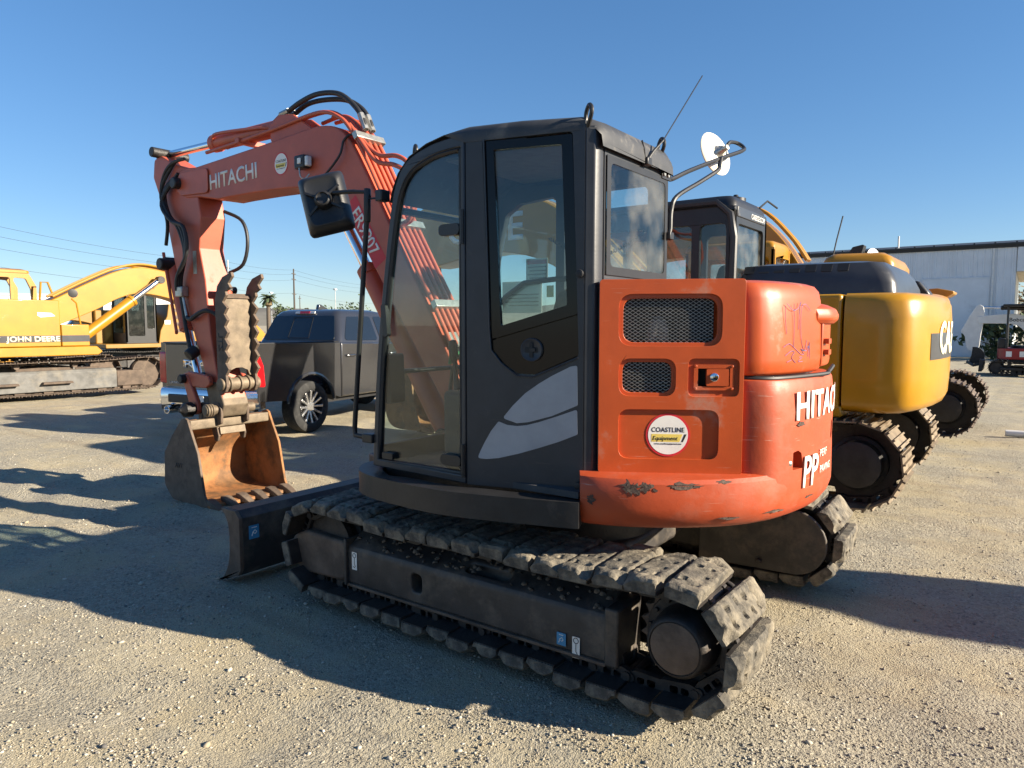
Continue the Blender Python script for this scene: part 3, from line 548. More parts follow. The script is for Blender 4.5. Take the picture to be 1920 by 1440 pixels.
# inside: seat, consoles, levers, monitor, coiled cord, papers on the right window
ST = bpy.data.objects.new('seat', None); COL.objects.link(ST); ST.parent = EX
MB().box(-.30, .20, .42, .86, 1.16, 1.30).build('seat_cushion', M_SEAT, ST, .05, 4)
b = MB(); b.loft([[(x + dx, y, z) for x, y in ((-.09, .44 + ins), (.06, .44 + ins), (.06, .84 - ins), (-.09, .84 - ins))] for dx, z, ins in ((-.30, 1.25, .0), (-.36, 1.6, 0), (-.42, 1.86, .04))]); b.build('seat_backrest', M_SEAT, ST, .04, 4)
b = MB(); b.loft([[(x + dx, y, z) for x, y in ((-.05, .52 + i_), (.04, .52 + i_), (.04, .76 - i_), (-.05, .76 - i_))] for dx, z, i_ in ((-.45, 1.86, .02), (-.46, 1.95, 0), (-.47, 2.03, .05))]); b.build('headrest', M_SEAT, ST, .03, 4)
MB().box(-.20, .12, .45, .83, .92, 1.17).build('seat_base', M_INT, ST, .02)
for y0, y1 in ((.26, .42), (.86, 1.0)): MB().box(-.32, .22, y0, y1, .92, 1.34).build('side_console', M_INT, EX, .03, 3)
for y in (.34, .92):
    b = MB(); b.tube([(.17, y, 1.34), (.19, y, 1.40), (.20, y, 1.50)], [.03, .014, .012], 10); o = b.build('joystick', M_BLACK, EX); MB().lathe((.20, y, 1.48), (.1, 0, 1), [(0, .014), (.03, .024), (.09, .026), (.12, .02), (.125, 0)], 14).build('joystick_grip', M_BLACK, o)
for y in (.56, .70): MB().tube([(.45, y, .92), (.44, y, 1.2), (.40, y, 1.45)], .011, 8).build('travel_lever', M_BLACK, EX)
MB().tube([(.42, .54, 1.46), (.40, .52, 1.52), (.40, .72, 1.52), (.42, .70, 1.46)], .012, 8).build('travel_lever', M_GREEN, EX)
MB().box(.33, .36, .24, .42, 1.48, 1.62).build('monitor', M_BLACK, EX, .01)
pts = []; 
for k in range(150): t = k / 149; a = t * 2 * math.pi * 42; pts.append((-.58 + .62 * t, .24 + .010 * math.cos(a), 2.19 - .12 * math.sin(math.pi * t) + .010 * math.sin(a)))
MB().tube(pts, .0035, 4).build('coiled_cord', M_HOSE, EX)
for x0, z0, w, h, m_, r_ in ((.182, 2.02, .16, .135, M_WHITE, 1), (.295, 1.855, .30, .195, M_WHITE, 0), (.085, 1.885, .05, .07, M_YELV, 0), (.165, 1.705, .08, .06, M_YELV, 0)):
    d = MB().plate(rect(x0 - w / 2, z0 - h / 2, x0 + w / 2, z0 + h / 2), [], PR, .026, .027).build('warning_sheet', m_, EX)
    if w > .15:
        if r_: MB().plate(rect(x0 - w / 2 + .01, z0 + h / 2 - .035, x0 + w / 2 - .01, z0 + h / 2 - .01), [], PR, .024, .0265).build('sheet_header', M_RED, d)
        text('sheet_text', 'ZX85USB-5 LIFT IN 1000 LBS' if not r_ else 'DANGER', .014, M_INK, d, lambda u, v, w_: PR(x0 + u, z0 + (.045 if not r_ else .02) + v, .0265 + w_))
        for k in range(4): MB().plate(rect(x0 - w * .42, z0 + .012 - k * .022, x0 + w * .42 * (1 - .2 * (k % 2)), z0 + .018 - k * .022), [], PR, .024, .0262).build('text_line', M_DKALLOY, d)

# ---- engine door (expanded metal grilles, latch), engine housing
b = MB(); o_ = rpoly(rect(0, .998, .648, 1.888), .018)
b.plate(o_, [rpoly(rect(.088, 1.586, .548, 1.822), .065, 6), rpoly(rect(.090, 1.357, .347, 1.529), .055, 6), rpoly(rect(.402, 1.358, .628, 1.53), .03, 4), rpoly(rect(.092, 1.068, .542, 1.296), .05, 6)], PC, -.014, 0)
DOOR = b.build('engine_door', M_ORANGE, EX, .0075, 3)
b = MB(); b.plate(rect(.004, 1.002, .644, 1.884), [rpoly(rect(.108, 1.602, .528, 1.802), .055, 6), rpoly(rect(.107, 1.372, .330, 1.513), .045, 6), rect(.436, 1.396, .596, 1.495)], PC, -.034, -.0145); b.build('door_inner_panel', M_ORANGE, DOOR, .007, 3)
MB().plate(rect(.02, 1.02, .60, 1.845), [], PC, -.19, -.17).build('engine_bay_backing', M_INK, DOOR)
def mesh_grille(u0, v0, u1, v1, name):
    b = MB(); p = .0258; h = .0165; n = int((u1 - u0) / p); m_ = int((v1 - v0) / h)
    for j in range(m_ + 1):
        for sgn in (1, -1):
            pts = []
            for i in range(2 * n + 1):
                u = u0 + i * p / 2; v = v0 + j * h + sgn * (h / 2 if i % 2 else 0) * .98
                if v0 - .004 <= v <= v1 + .004: pts.append(PC(u, v, -.030))
            if len(pts) > 2: b.tube(pts, .0016, 4)
    return b.build(name, M_FIT, DOOR)
mesh_grille(.10, 1.598, .536, 1.806, 'expanded_metal_grille'); mesh_grille(.10, 1.366, .338, 1.518, 'expanded_metal_grille')
hz = [PC(.24, 1.6, -.09), PC(.25, 1.66, -.08), PC(.27, 1.70, -.08), PC(.29, 1.66, -.08), PC(.295, 1.6, -.09)]; MB().tube(crom([tuple(q) for q in hz], 5), .028, 10).build('engine_hose', mat('ribbed_hose', (.12, .12, .12), .6, 0, .4, 60), DOOR)
LT = MB().plate(rpoly(rect(.428, 1.386, .606, 1.503), .006), [rpoly(rect(.446, 1.404, .588, 1.485), .004)], PC, -.0145, -.006).build('latch_frame', M_ORANGE, DOOR, .003)
MB().plate(rpoly(rect(.484, 1.406, .582, 1.483), .006), [], PC, -.03, -.002).build('latch_paddle', M_ORANGE, LT, .006, 3)
MB().lathe(PC(.518, 1.446, -.004), PC(0, 0, 1) - PC(0, 0, 0), [(0, .019), (.008, .019), (.010, .016), (.009, 0)], 18).build('latch_lock', M_CHROME, LT)
for u in (.436, .597):
    for v in (1.394, 1.495): MB().cyl(PC(u, v, -.008), PC(u, v, -.001), .0065, n=10).build('rivet', M_ORANGE, LT, .002)
def sticker(mp, r, parent, m_ring=M_RED):
    s = MB().plate(circ(0, 0, r, 48), [], mp, .0005, .0020).build('dealer_sticker', m_ring, parent); MB().plate(circ(0, 0, r * .9, 48), [], mp, .0018, .0028).build('sticker_face', M_WHITE, s); k = r / .1
    text('sticker_text', 'COASTLINE', .0215 * k, M_INK, s, lambda u, v, w: mp(u, v + .014 * k, w), .012, 0, .93, .5, .0031, .0006)
    MB().plate([(-.075 * k, -.032 * k), (.052 * k, -.032 * k), (.066 * k, .004 * k), (-.075 * k, .004 * k)], [], mp, .0026, .0034).build('sticker_bar', M_YELV, s); MB().plate([(.060 * k, -.032 * k), (.068 * k, -.032 * k), (.084 * k, .004 * k), (.074 * k, .004 * k)], [], mp, .0026, .0034).build('sticker_slash', M_INK, s)
    text('sticker_text', 'Equipment', .019 * k, M_INK, s, lambda u, v, w: mp(u - .012 * k, v - .024 * k, w), .006, .25, .98, .5, .0036, .0006)
    text('sticker_text', 'www.coastlineequipment.com', .0072 * k, M_INK, s, lambda u, v, w: mp(u, v - .044 * k, w), 0, 0, .98, .5, .0031, .0006)
    return s
sticker(lambda u, v, w: PC(.318 + u, 1.178 + v, w - .0145), .1, DOOR)
MB().box(-.69, -.668, .86, .915, 1.0, 1.86).build('door_seal_strip', M_BLACK, EX)
b = MB(); b.prism([(-.668, .66), (-1.08, .40), (-1.30, .2), (-1.30, 0), (-1.26, -.35), (-1.05, -.72), (-.668, -.95)], 'z', .96, 1.845); b.build('engine_housing', M_DKST, EX, .02)
b = MB(); b.prism([(-.668, .905), (-1.205, .59), (-1.31, .3), (-1.34, 0), (-1.30, -.35), (-1.1, -.75), (-.668, -.98)], 'z', 1.848, 1.876); b.build('engine_hood', M_ORANGE, EX, .012)
b = MB(); b.prism([(-.66, -1.0), (.3, -1.06), (.78, -.92), (.82, -.5), (-.66, -.5)], 'z', .91, 1.60); b.build('fuel_tank_housing', M_ORANGE, EX, .04, 3)
MB().box(-.655, .60, -.49, .12, .91, 1.02).build('centre_deck', M_DKST, EX, .02)

# ---- counterweight: lower band, body, covers
def polar(azs, prof, name, m, rfun, rin, bevel=.02, seg=3, parent=EX):
    loops = []
    for a in azs:
        c, s_ = math.cos(R(a)), math.sin(R(a)); r0 = rfun(a); l = [((r0 + dr) * c, (r0 + dr) * s_, z) for dr, z in prof]; l += [(rin * c, rin * s_, prof[-1][1]), (rin * c, rin * s_, prof[0][1])]; loops.append(l)
    return MB().loft(loops).build(name, m, parent, bevel, seg, 30)
def interp(tab): xs = [t[0] for t in tab]; ys = [t[1] for t in tab]; return lambda a: float(np.interp(a if a <= 180 else 360 - a, xs, ys))
r_band = interp([(122, 1.235), (124, 1.262), (128, 1.295), (132, 1.325), (140, 1.375), (150, 1.432), (156, 1.455), (162, 1.465), (180, 1.468)])
band = [(-.12, .762), (-.075, .768), (-.04, .79), (-.012, .83), (0, .87), (.0, .93), (-.006, .98), (-.02, .998), (-.05, 1.004)]
CW = polar([122 + (238 - 122) * k / 58 for k in range(59)], band, 'counterweight', M_CWT, r_band, .95, 0)
r_body = interp([(154.0, 1.30), (154.4, 1.352), (155.5, 1.385), (157, 1.422), (158.5, 1.446), (160, 1.458), (163, 1.465), (180, 1.467)])
body = [(-.006, .86), (.001, .90), (.0, .96), (-.001, 1.04), (-.003, 1.10), (-.002, 1.2), (.0, 1.28), (-.006, 1.36), (-.012, 1.41), (-.022, 1.428), (-.04, 1.434)]
polar([154.0 + (206 - 154.0) * k / 60 for k in range(61)], body, 'counterweight_body', M_CWT, r_body, 1.0, 0, parent=CW)
def cyl_map(az0, z0, r): return lambda u, v, w: ((r + w) * math.cos(R(az0) + u / r), (r + w) * math.sin(R(az0) + u / r), z0 + v)
text('lettering', 'HITACHI', .128, M_WHITE, CW, cyl_map(179.5, 1.243, 1.4655), .034, 0, 1.06, .5, .004, .001, 1.02, 2)
text('lettering', 'PP', .148, M_WHITE, CW, cyl_map(171.0, .915, 1.464), .02, .12, .80, .5, .009, .001, 1., 2)
text('lettering', 'PERF', .038, M_WHITE, CW, cyl_map(175.6, 1.035, 1.464), -.004, 0, 1., 0, .007, .001, 1.05, 1)
text('lettering', 'PAVING', .038, M_WHITE, CW, cyl_map(175.6, .955, 1.463), -.004, 0, 1., 0, .0095, .001, 1.05, 1)
CWB = CW.children[0]
mp = cyl_map(166.3, 1.03, 1.455); cut(CWB, MB().plate(rpoly([(-.05, -.022), (.045, -.022), (.03, .05), (.0, .066), (-.045, .06)], .008), [], mp, -.09, .03)); MB().lathe(mp(-.066, .01, .0), Vector(mp(0, 0, 1)) - Vector(mp(0, 0, 0)), [(0, .016), (.006, .016), (.012, .01), (.013, 0)], 14).build('pocket_bolt', M_FIT, CW)
mp = cyl_map(187, 1.14, 1.46); cut(CWB, MB().plate(rpoly(rect(-.03, -.05, .03, .05), .028, 6), [], mp, -.12, .03))
M_CHIP = mat('chipped_paint_metal', (.07, .045, .035), .8, .2, .3, 40, (.30, .24, .17), .45, 30, .3, 60)
for az, z, w, h, sd in ((131.5, .963, .045, .03, 1), (134.5, .968, .03, .022, 5), (141, .975, .075, .014, 2), (166.8, 1.22, .035, .012, 3), (149, .988, .04, .007, 4), (124.2, .90, .018, .022, 6), (136, .955, .012, .008, 7), (143.5, .97, .02, .006, 9), (133, .94, .008, .01, 10), (171, .80 + .06, .05, .006, 11), (160, .83, .06, .007, 12), (150, .822, .05, .006, 13)):   # chipped paint
    q = random.Random(sd); ring = [(w * math.cos(k * .2417) * q.uniform(.45, 1.3), h * math.sin(k * .2417) * q.uniform(.4, 1.35)) for k in range(26)]; rr = r_band(az) if z < 1 else 1.461
    def chip(u, v, w):
        a_ = az + math.degrees(u / rr); zz = z + v; q_ = r_band(a_) + float(np.interp(zz, (.83, .87, .93, .98, 1.0), (-.012, 0, 0, -.006, -.024))) if z < 1 else 1.4665
        return ((q_ + w) * math.cos(R(a_)), (q_ + w) * math.sin(R(a_)), zz)
    MB().plate(ring, [], chip, -.003, .0024).build('paint_chip', M_CHIP, CW)
r_cov = interp([(154.2, 1.30), (154.7, 1.352), (155.6, 1.382), (157, 1.405), (159, 1.420), (162, 1.427), (180, 1.430)])
cov = [(-.07, 1.448), (-.02, 1.452), (-.004, 1.475), (0, 1.52), (-.004, 1.70), (-.012, 1.80), (-.022, 1.845), (-.045, 1.872), (-.085, 1.886)]
ENG = polar([154.2 + (180.5 - 154.2) * k / 40 for k in range(41)], cov, 'engine_cover', M_ORANGE, r_cov, .9, .012)
r2 = lambda a: 1.452 - .05 * max(0, (a - 200) / 10)
polar([179.5 + 30 * k / 30 for k in range(31)], [(-.03, 1.47), (-.005, 1.475), (0, 1.50), (0, 1.70)], 'radiator_cover', M_ORANGE, lambda a: 1.437, 1.0, .008)
polar([176.5 + 33 * k / 30 for k in range(31)], [(-.04, 1.685), (-.01, 1.688), (.012, 1.71), (.014, 1.735), (.0, 1.765), (-.04, 1.785), (-.10, 1.80)], 'cover_ridge', M_ORANGE, lambda a: 1.462 - .05 * max(0, (181 - a) / 5), 1.0, .006)
for z in (1.545, 1.60): mp = cyl_map(181.8, z, 1.44); MB().plate(rpoly(rect(-.035, -.012, .03, .014), .006), [], mp, -.01, .022).build('cover_hinge', M_ORANGE, ENG, .004)
mp0 = cyl_map(168, 1.66, 1.428); mp = lambda u, v, w: mp0(u * 1.55, v * 1.0, w)
strokes('chalk_scribble', M_PEN, ENG, mp, [[(v.x, v.y) for v in crom([(p[0], p[1], 0) for p in q], 4)] for q in (
    [(-.085, .11), (-.085, .05), (-.075, -.02)], [(-.08, .12), (-.045, .09), (-.015, .10), (0, .13), (-.006, .09), (-.008, 0)], [(-.04, .12), (-.035, .02), (-.035, -.08)], [(.07, .09), (.03, .12), (.005, .09), (.01, -.04), (.035, -.10), (.05, -.05)],
    [(-.09, -.08), (-.06, -.065), (-.03, -.085), (.01, -.115), (.03, -.115), (.01, -.09), (.03, -.10), (.05, -.10), (.06, -.08), (.075, -.09)], [(-.08, -.12), (-.05, -.10), (-.03, -.105), (-.045, -.13), (-.02, -.155)], [(-.07, -.15), (-.045, -.14)], [(0, -.13), (.02, -.13), (-.005, -.15), (.025, -.15)], [(.06, -.13), (.07, -.06), (.075, -.14)])], .0012, .0011)
MB().tube(crom([PC(.655, 1.44, -.06), (-1.345, .46, 1.437), (-1.455, .05, 1.44), (-1.463, -.02, 1.45), (-1.465, -.1, 1.475)], 6), .011, 8).build('rubber_edge_trim', M_HOSE, EX)
b = MB(); b.prism([(1.36 * math.cos(R(a)), 1.36 * math.sin(R(a))) for a in range(158, 206, 3)] + [(-.8, -.6), (-.8, .6)], 'z', 1.40, 1.47); b.build('cover_gap_plate', M_BLACK, EX)

# ---- boom, arm, bucket, thumb
YB0, YB1 = -.31, -.03
bt = [(v.x, v.y) for v in crom([(4.25, 3.185), (3.215, 3.238), (2.55, 3.278), (2.40, 3.275), (2.28, 3.255), (2.18, 3.213), (2.09, 3.134), (1.977, 2.985), (1.684, 2.50), (1.25, 1.78), (.86, 1.10)], 4)]
bl = [(v.x, v.y) for v in crom([(.93, .92), (1.10, 1.10), (1.45, 1.60), (1.786, 2.082), (2.106, 2.515), (2.40, 2.70), (2.58, 2.765), (2.73, 2.823), (3.2, 2.845), (3.737, 2.849)], 4)]
tip = [(3.893, 2.846), (4.20, 2.90), (4.43, 2.915), (4.60, 2.99), (4.65, 3.09), (4.58, 3.18), (4.43, 3.20)]
BOOM = xz(YB0, YB1, bl + tip + bt + [(.78, 1.0), (.79, .92), (.86, .88)], 'boom', M_BOOM, .012, EX, 3)
for y0, y1 in ((-.335, -.312), (-.028, -.006)): MB().prism(rpoly([(4.02, 2.92), (4.5, 2.94), (4.6, 3.06), (4.5, 3.16), (4.02, 3.15)], .05), 'y', y0 + .006, y1 - .006).build('boom_tip_boss', M_BOOM, BOOM, .012)
MB().cyl((4.53, -.40, 3.06), (4.53, .05, 3.06), .055, n=20).build('boom_pin', M_DKST, BOOM, .01)
FACE = lambda u0, v0: (lambda u, v, w: (u0 - u, YB1 + w, v0 + v + 0 * u))
def face(x0, z0, ang): c, s_ = math.cos(ang), math.sin(ang); return lambda u, v, w: (x0 - u * c + v * s_, YB1 + w, z0 + u * s_ + v * c)
text('lettering', 'HITACHI', .135, M_WHITE, BOOM, face(3.64, 2.96, R(2)), .02, 0, 1.0, .5)
o = sticker(face(2.93, 3.045, 0), .095, BOOM)
# model number strip along the lower boom
a = math.atan2(-1.30, .80); mpz = lambda u, v, w: (1.905 - u * .545 - v * .838, YB1 + w, 2.40 - u * .838 + v * .545)
MB().plate(rpoly([(-.30, -.07), (.30, -.07), (.30, .07), (-.30, .07)], .01), [], mpz, .0005, .0015).build('model_strip', M_RED, BOOM)
text('lettering', 'ER9P07', .105, M_WHITE, BOOM, lambda u, v, w: mpz(u, v - .052, w), .02, 0, .9, .5, .0022)
WL = MB().box(2.53, 2.66, -.02, .05, 2.95, 3.06).build('work_light', M_BLACK, BOOM, .015, 3)
MB().box(2.50, 2.535, -.01, .04, 2.965, 3.045).build('lamp_lens', M_LENS, WL, .008); MB().box(2.56, 2.60, .05, .062, 2.985, 3.03).build('lamp_plug', M_WHITE, WL, .004)
MB().tube(crom([(2.58, .055, 2.95), (2.56, .06, 2.88), (2.52, .05, 2.86), (2.50, .02, 2.90)], 4), .006, 6).build('lamp_wire', M_FIT, WL)
MB().tube(crom([(2.32, 0, 2.88), (2.20, .01, 2.95), (2.14, 0, 3.02), (2.12, -.02, 3.12), (2.05, -.05, 3.16), (1.98, -.1, 3.12)], 5), .009, 6).build('lamp_cable', M_HOSE, BOOM)
# hydraulic pipes down the back of the boom, hoses over the bend
for k, y in enumerate((-.055, -.112, -.17, -.228, -.285)):
    o_ = .035; pts = [(2.62 - .1 * k % .3, y, 3.35), (2.36, y, 3.345 + .02 * (k % 2)), (2.2, y, 3.29), (2.06, y, 3.16), (1.95, y, 3.01), (1.65, y, 2.50), (1.22, y, 1.80), (1.06, y, 1.52)]
    if k < 2: pts = [(4.10 - .25 * k, y - .01, 3.285 + .02 * k), (3.6, y, 3.30 + .02 * k), (3.0, y, 3.335 + .02 * k)] + [(2.45, y, 3.37 + .015 * k)] + pts[2:]
    b = MB(); b.tube(crom([(x + .005, y_, z + .022) for x, y_, z in pts], 6), .0165, 10); b.build('hydraulic_pipe', M_BOOM, BOOM)
for x, z in ((2.02, 3.13), (1.60, 2.43), (1.22, 1.82), (3.55, 3.305)):
    n = Vector((-.86, 0, .5)) if x < 2.5 else Vector((0, 0, 1)); c = Vector((x, -.17, z)) + n * .012; MB().box(-.03, .03, -.15, .15 if x < 2.5 else .15, -.012, .035, Matrix.Translation(c) @ Matrix.Rotation(-math.atan2(-n.x, n.z), 4, 'Y')).build('pipe_clamp', M_FIT if x < 2.5 else M_BOOM, BOOM, .004)
for k, y in enumerate((-.045, -.02)):   # bent pipe loop standing off the bend towards the cab
    MB().tube(crom([(2.12, y - .06, 3.25), (1.96, y - .02, 3.10), (1.76, y, 2.96 - .05 * k), (1.58, y, 2.93 - .07 * k), (1.46, y, 2.86 - .07 * k), (1.42, y - .02, 2.72 - .07 * k), (1.42, y - .03, 2.58), (1.48, y - .05, 2.46), (1.62, y - .06, 2.43)], 5), .0175, 10).build('hydraulic_pipe', M_BOOM, BOOM)
for k, y in enumerate((-.13, -.20)):
    MB().tube(crom([(2.95, y, 3.50), (2.78, y, 3.55), (2.55, y, 3.575 - .03 * k), (2.30, y - .01, 3.53 - .03 * k), (2.12, y - .01, 3.40), (2.02, y, 3.28), (1.99, y, 3.20)], 6), .021, 10).build('hydraulic_hose', M_HOSE, BOOM)
    for p0, p1 in (((3.05, y, 3.49), (2.94, y, 3.505)), ((2.05, y, 3.33), (1.99, y, 3.20))): MB().cyl(p0, p1, .027, n=8).build('hose_fitting', M_FIT, BOOM)
    MB().tube(crom([(3.05, y, 3.49), (3.14, y, 3.45), (3.2, y + .02, 3.40), (3.32, y + .04, 3.415), (3.95, y + .05, 3.46 - .01 * k), (4.05, y + .03, 3.42)], 5), .016, 8).build('hydraulic_pipe', M_BOOM, BOOM)
for k, y in enumerate((-.08, -.14, -.20, -.26)):   # hoses at the foot of the boom
    MB().tube(crom([(1.08, y, 1.54), (.95, y - .01, 1.40), (.80, y, 1.20), (.62, y, 1.02)], 5), .02, 8).build('hydraulic_hose', M_HOSE, BOOM)
    MB().cyl((1.12, y, 1.62), (1.06, y, 1.52), .027, n=8).build('hose_fitting', M_FIT, BOOM)
def cylinder(name, p0, p1, frac, rb, rr, parent=EX):
    """hydraulic ram: barrel from p0, chrome rod to p1"""
    p0 = Vector(p0); p1 = Vector(p1); d = (p1 - p0); n = d.normalized(); e0 = p0 + d * frac
    c = MB().lathe(p0, d, [(0, rb * .7), (.02, rb), (d.length * frac - .09, rb), (d.length * frac - .085, rb * 1.14), (d.length * frac - .02, rb * 1.14), (d.length * frac - .015, rb * .9), (d.length * frac, rb * .85)], 24).build(name, M_BOOM, parent)
    MB().cyl(e0 - n * .02, p1, rr, n=20).build('piston_rod', M_CHROME, c)
    for q, r_ in ((p0, rb * .8), (p1, rb * .75)): MB().cyl(q - Vector((0, .09, 0)), q + Vector((0, .09, 0)), r_, n=18).build('cylinder_eye', M_DKST, c, .006)
    return c
for y0, y1 in ((-.275, -.25), (-.09, -.065)): MB().prism(rpoly([(2.62, 3.27), (3.12, 3.25), (3.12, 3.40), (2.98, 3.47), (2.80, 3.44), (2.55, 3.28)], .04), 'y', y0, y1).build('cylinder_bracket', M_BOOM, BOOM, .008)
cylinder('arm_cylinder', (2.98, -.17, 3.40), (5.02, -.17, 3.425), .575, .072, .036)
cylinder('boom_cylinder', (1.20, -.17, .86), (2.42, -.17, 2.70), .70, .078, .042)
ARM = xz(-.30, -.04, rpoly([(4.88, 3.38), (5.02, 3.36), (5.05, 3.18), (4.84, 2.78), (4.70, 2.29), (4.45, 1.72), (4.22, 1.2), (4.12, .84), (3.97, .80), (3.92, .92), (4.03, 1.25), (4.11, 1.6), (4.17, 2.12), (4.25, 2.42), (4.20, 2.72), (4.26, 3.0), (4.42, 3.20), (4.62, 3.26)], .05, 4), 'arm', M_BOOM, .012, EX, 3)
xz(-.306, -.034, rpoly([(4.235, 1.16), (4.135, .835), (3.965, .792), (3.912, .92), (4.01, 1.13)], .04, 4), 'arm_end', M_TAN, .012, ARM, 3)
MB().box(4.30, 4.36, -.041, -.036, 2.18, 2.40).build('arm_label', M_FIT, ARM)
MB().cyl((4.96, -.36, 3.42), (4.96, .02, 3.42), .05, n=18).build('arm_pin', M_DKST, ARM, .008)
MB().cyl((4.88, -.12, 2.30), (4.88, .03, 2.30), .06, n=16).build('arm_bracket_pin', M_DKST, ARM, .01)
cylinder('bucket_cylinder', (4.90, -.13, 2.32), (4.44, -.10, 1.16), .60, .07, .04)
MB().tube([(4.93, -.05, 2.42), (4.72, -.04, 1.62), (4.74, -.05, 1.60)], .016, 8).build('hydraulic_pipe', M_BOOM, ARM)
for k in range(3):
    y = -.02 + .02 * k; MB().tube(crom([(4.62 - .04 * k, y - .04, 3.16), (4.76, y + .02, 3.02 - .06 * k), (4.70 - .06 * k, y + .03, 2.80 - .05 * k), (4.52 - .08 * k, y + .03, 2.62), (4.42 - .05 * k, y + .03, 2.38), (4.52, y + .02, 2.16), (4.56, y + .01, 2.02)], 6), .019, 8).build('hydraulic_hose', M_HOSE, ARM)
for k in range(2): MB().tube(crom([(4.40 + .12 * k, -.01, 3.28), (4.62, 0 - .02 * k, 3.26), (4.78, .0, 3.15 - .05 * k), (4.82, .01, 2.95), (4.72, .01, 2.70), (4.78, 0, 2.48)], 6), .017, 8).build('hydraulic_hose', M_HOSE, ARM)
MB().tube(crom([(4.22, -.30, 2.80), (4.02, -.36, 2.70), (3.95, -.37, 2.50), (4.02, -.36, 2.28), (4.2, -.32, 2.2)], 5), .017, 8).build('hydraulic_hose', M_HOSE, ARM)
MB().box(4.46, 4.58, -.04, .04, 1.96, 2.06).build('hose_manifold', M_FIT, ARM, .01); MB().cyl((4.50, .0, 1.96), (4.44, .0, 1.74), .014, n=8).build('hose_fitting', M_FIT, ARM)
MB().tube(crom([(4.44, .0, 1.76), (4.36, .01, 1.74), (4.22, .0, 1.80), (4.1, -.02, 1.82), (4.0, -.06, 1.76), (3.98, -.10, 1.6)], 5), .022, 8).build('hydraulic_hose', M_HOSE, ARM)
MB().tube([(4.54, .0, 1.97), (4.46, .0, 1.62), (4.40, .0, 1.42)], .02, 8).build('hydraulic_hose', M_HOSE, ARM)
MB().cyl((4.36, -.04, 1.44), (4.36, .05, 1.38), .06, n=14).build('swivel_joint', M_DKST, ARM, .012)
# thumb
TH = bpy.data.objects.new('thumb', None); COL.objects.link(TH); TH.parent = EX
prf = [(3.97, 1.06), (3.97, 1.6), (3.975, 1.92), (3.93, 2.05), (3.84, 2.13), (3.70, 2.17), (3.685, 2.13), (3.755, 2.07), (3.72, 2.03), (3.80, 1.995), (3.79, 1.96), (3.855, 1.90)]
z = 1.90
for k in range(6): prf += [(3.78, z - .055), (3.835, z - .115)]; z -= .115
prf += [(3.82, 1.10), (3.85, 1.05), (3.92, 1.03)]
for y0, y1 in ((-.045, -.015), (-.36, -.33)): MB().prism(prf, 'y', y0, y1).build('thumb_side_plate', M_RUSTF, TH, .004)
mpt = lambda u, v, w: (3.895 - w + (.03 * max(0, v - 1.85)), u, v)
b = MB(); b.plate(rpoly([(-.329, 1.20), (-.30, 1.20), (-.28, 1.25), (-.22, 1.275), (-.155, 1.275), (-.09, 1.25), (-.075, 1.20), (-.046, 1.20), (-.046, 1.93), (-.329, 1.93)], .01), [], mpt, 0, .02); b.build('thumb_plate', M_TAN, TH, .003)
b = MB(); b.plate([(-.329, 0), (-.046, 0), (-.046, .055), (-.329, .055)], [], lambda u, v, w: (3.875 + v * .55 - w * .8, u, 1.93 + v * .8 + w * .4), 0, .02); b.build('thumb_lip', M_RUSTF, TH, .003)
MB().cyl((3.90, -.40, 1.12), (3.90, .01, 1.12), .062, n=20).build('thumb_pivot', M_TAN, TH, .008)
for y in (-.28, -.19, -.08): MB().cyl((3.90, y - .012, 1.12), (3.90, y + .012, 1.12), .078, n=20).build('pivot_collar', M_TAN, TH, .005)
cylinder('thumb_cylinder', (4.04, -.19, 2.02), (3.965, -.19, 1.30), .7, .045, .025)
text('plate_marking', 'ZTL', .07, M_INK, TH, lambda u, v, w: (3.93 - v, -.0145 + w, 1.52 + u), .01)
# linkage
for y0, y1 in ((-.01, .035), (-.375, -.33)):
    MB().prism(rpoly([(4.50, 1.20), (4.40, 1.23), (4.05, 1.20), (4.02, 1.12), (4.10, 1.08), (4.42, 1.08), (4.50, 1.12)], .04), 'y', y0, y1).build('idler_link', M_BOOM, EX, .01)
    MB().prism(rpoly([(4.50, 1.18), (4.40, 1.20), (4.24, .94), (4.22, .84), (4.30, .80), (4.36, .86)], .04), 'y', y0 + .012, y1 + .012).build('bucket_link', M_BOOM, EX, .01)
MB().cyl((4.45, -.40, 1.155), (4.45, .10, 1.155), .045, n=16).build('link_pin', M_DKST, EX, .008)
MB().cyl((4.29, -.40, .865), (4.29, .16, .865), .05, n=16).build('link_pin', M_DKST, EX, .008); MB().lathe((4.29, .08, .865), (0, 1, 0), [(0, .075), (.07, .07), (.1, .03), (.12, .02)], 16).build('pin_cap', M_DKST, EX)
MB().cyl((4.02, -.42, .87), (4.02, .10, .87), .048, n=18).build('bucket_pin', M_TAN, EX, .006)
for y in (.03, .055, .08): MB().cyl((4.02, y - .01, .87), (4.02, y + .01, .87), .062, n=18).build('pin_collar', M_TAN, EX, .004)
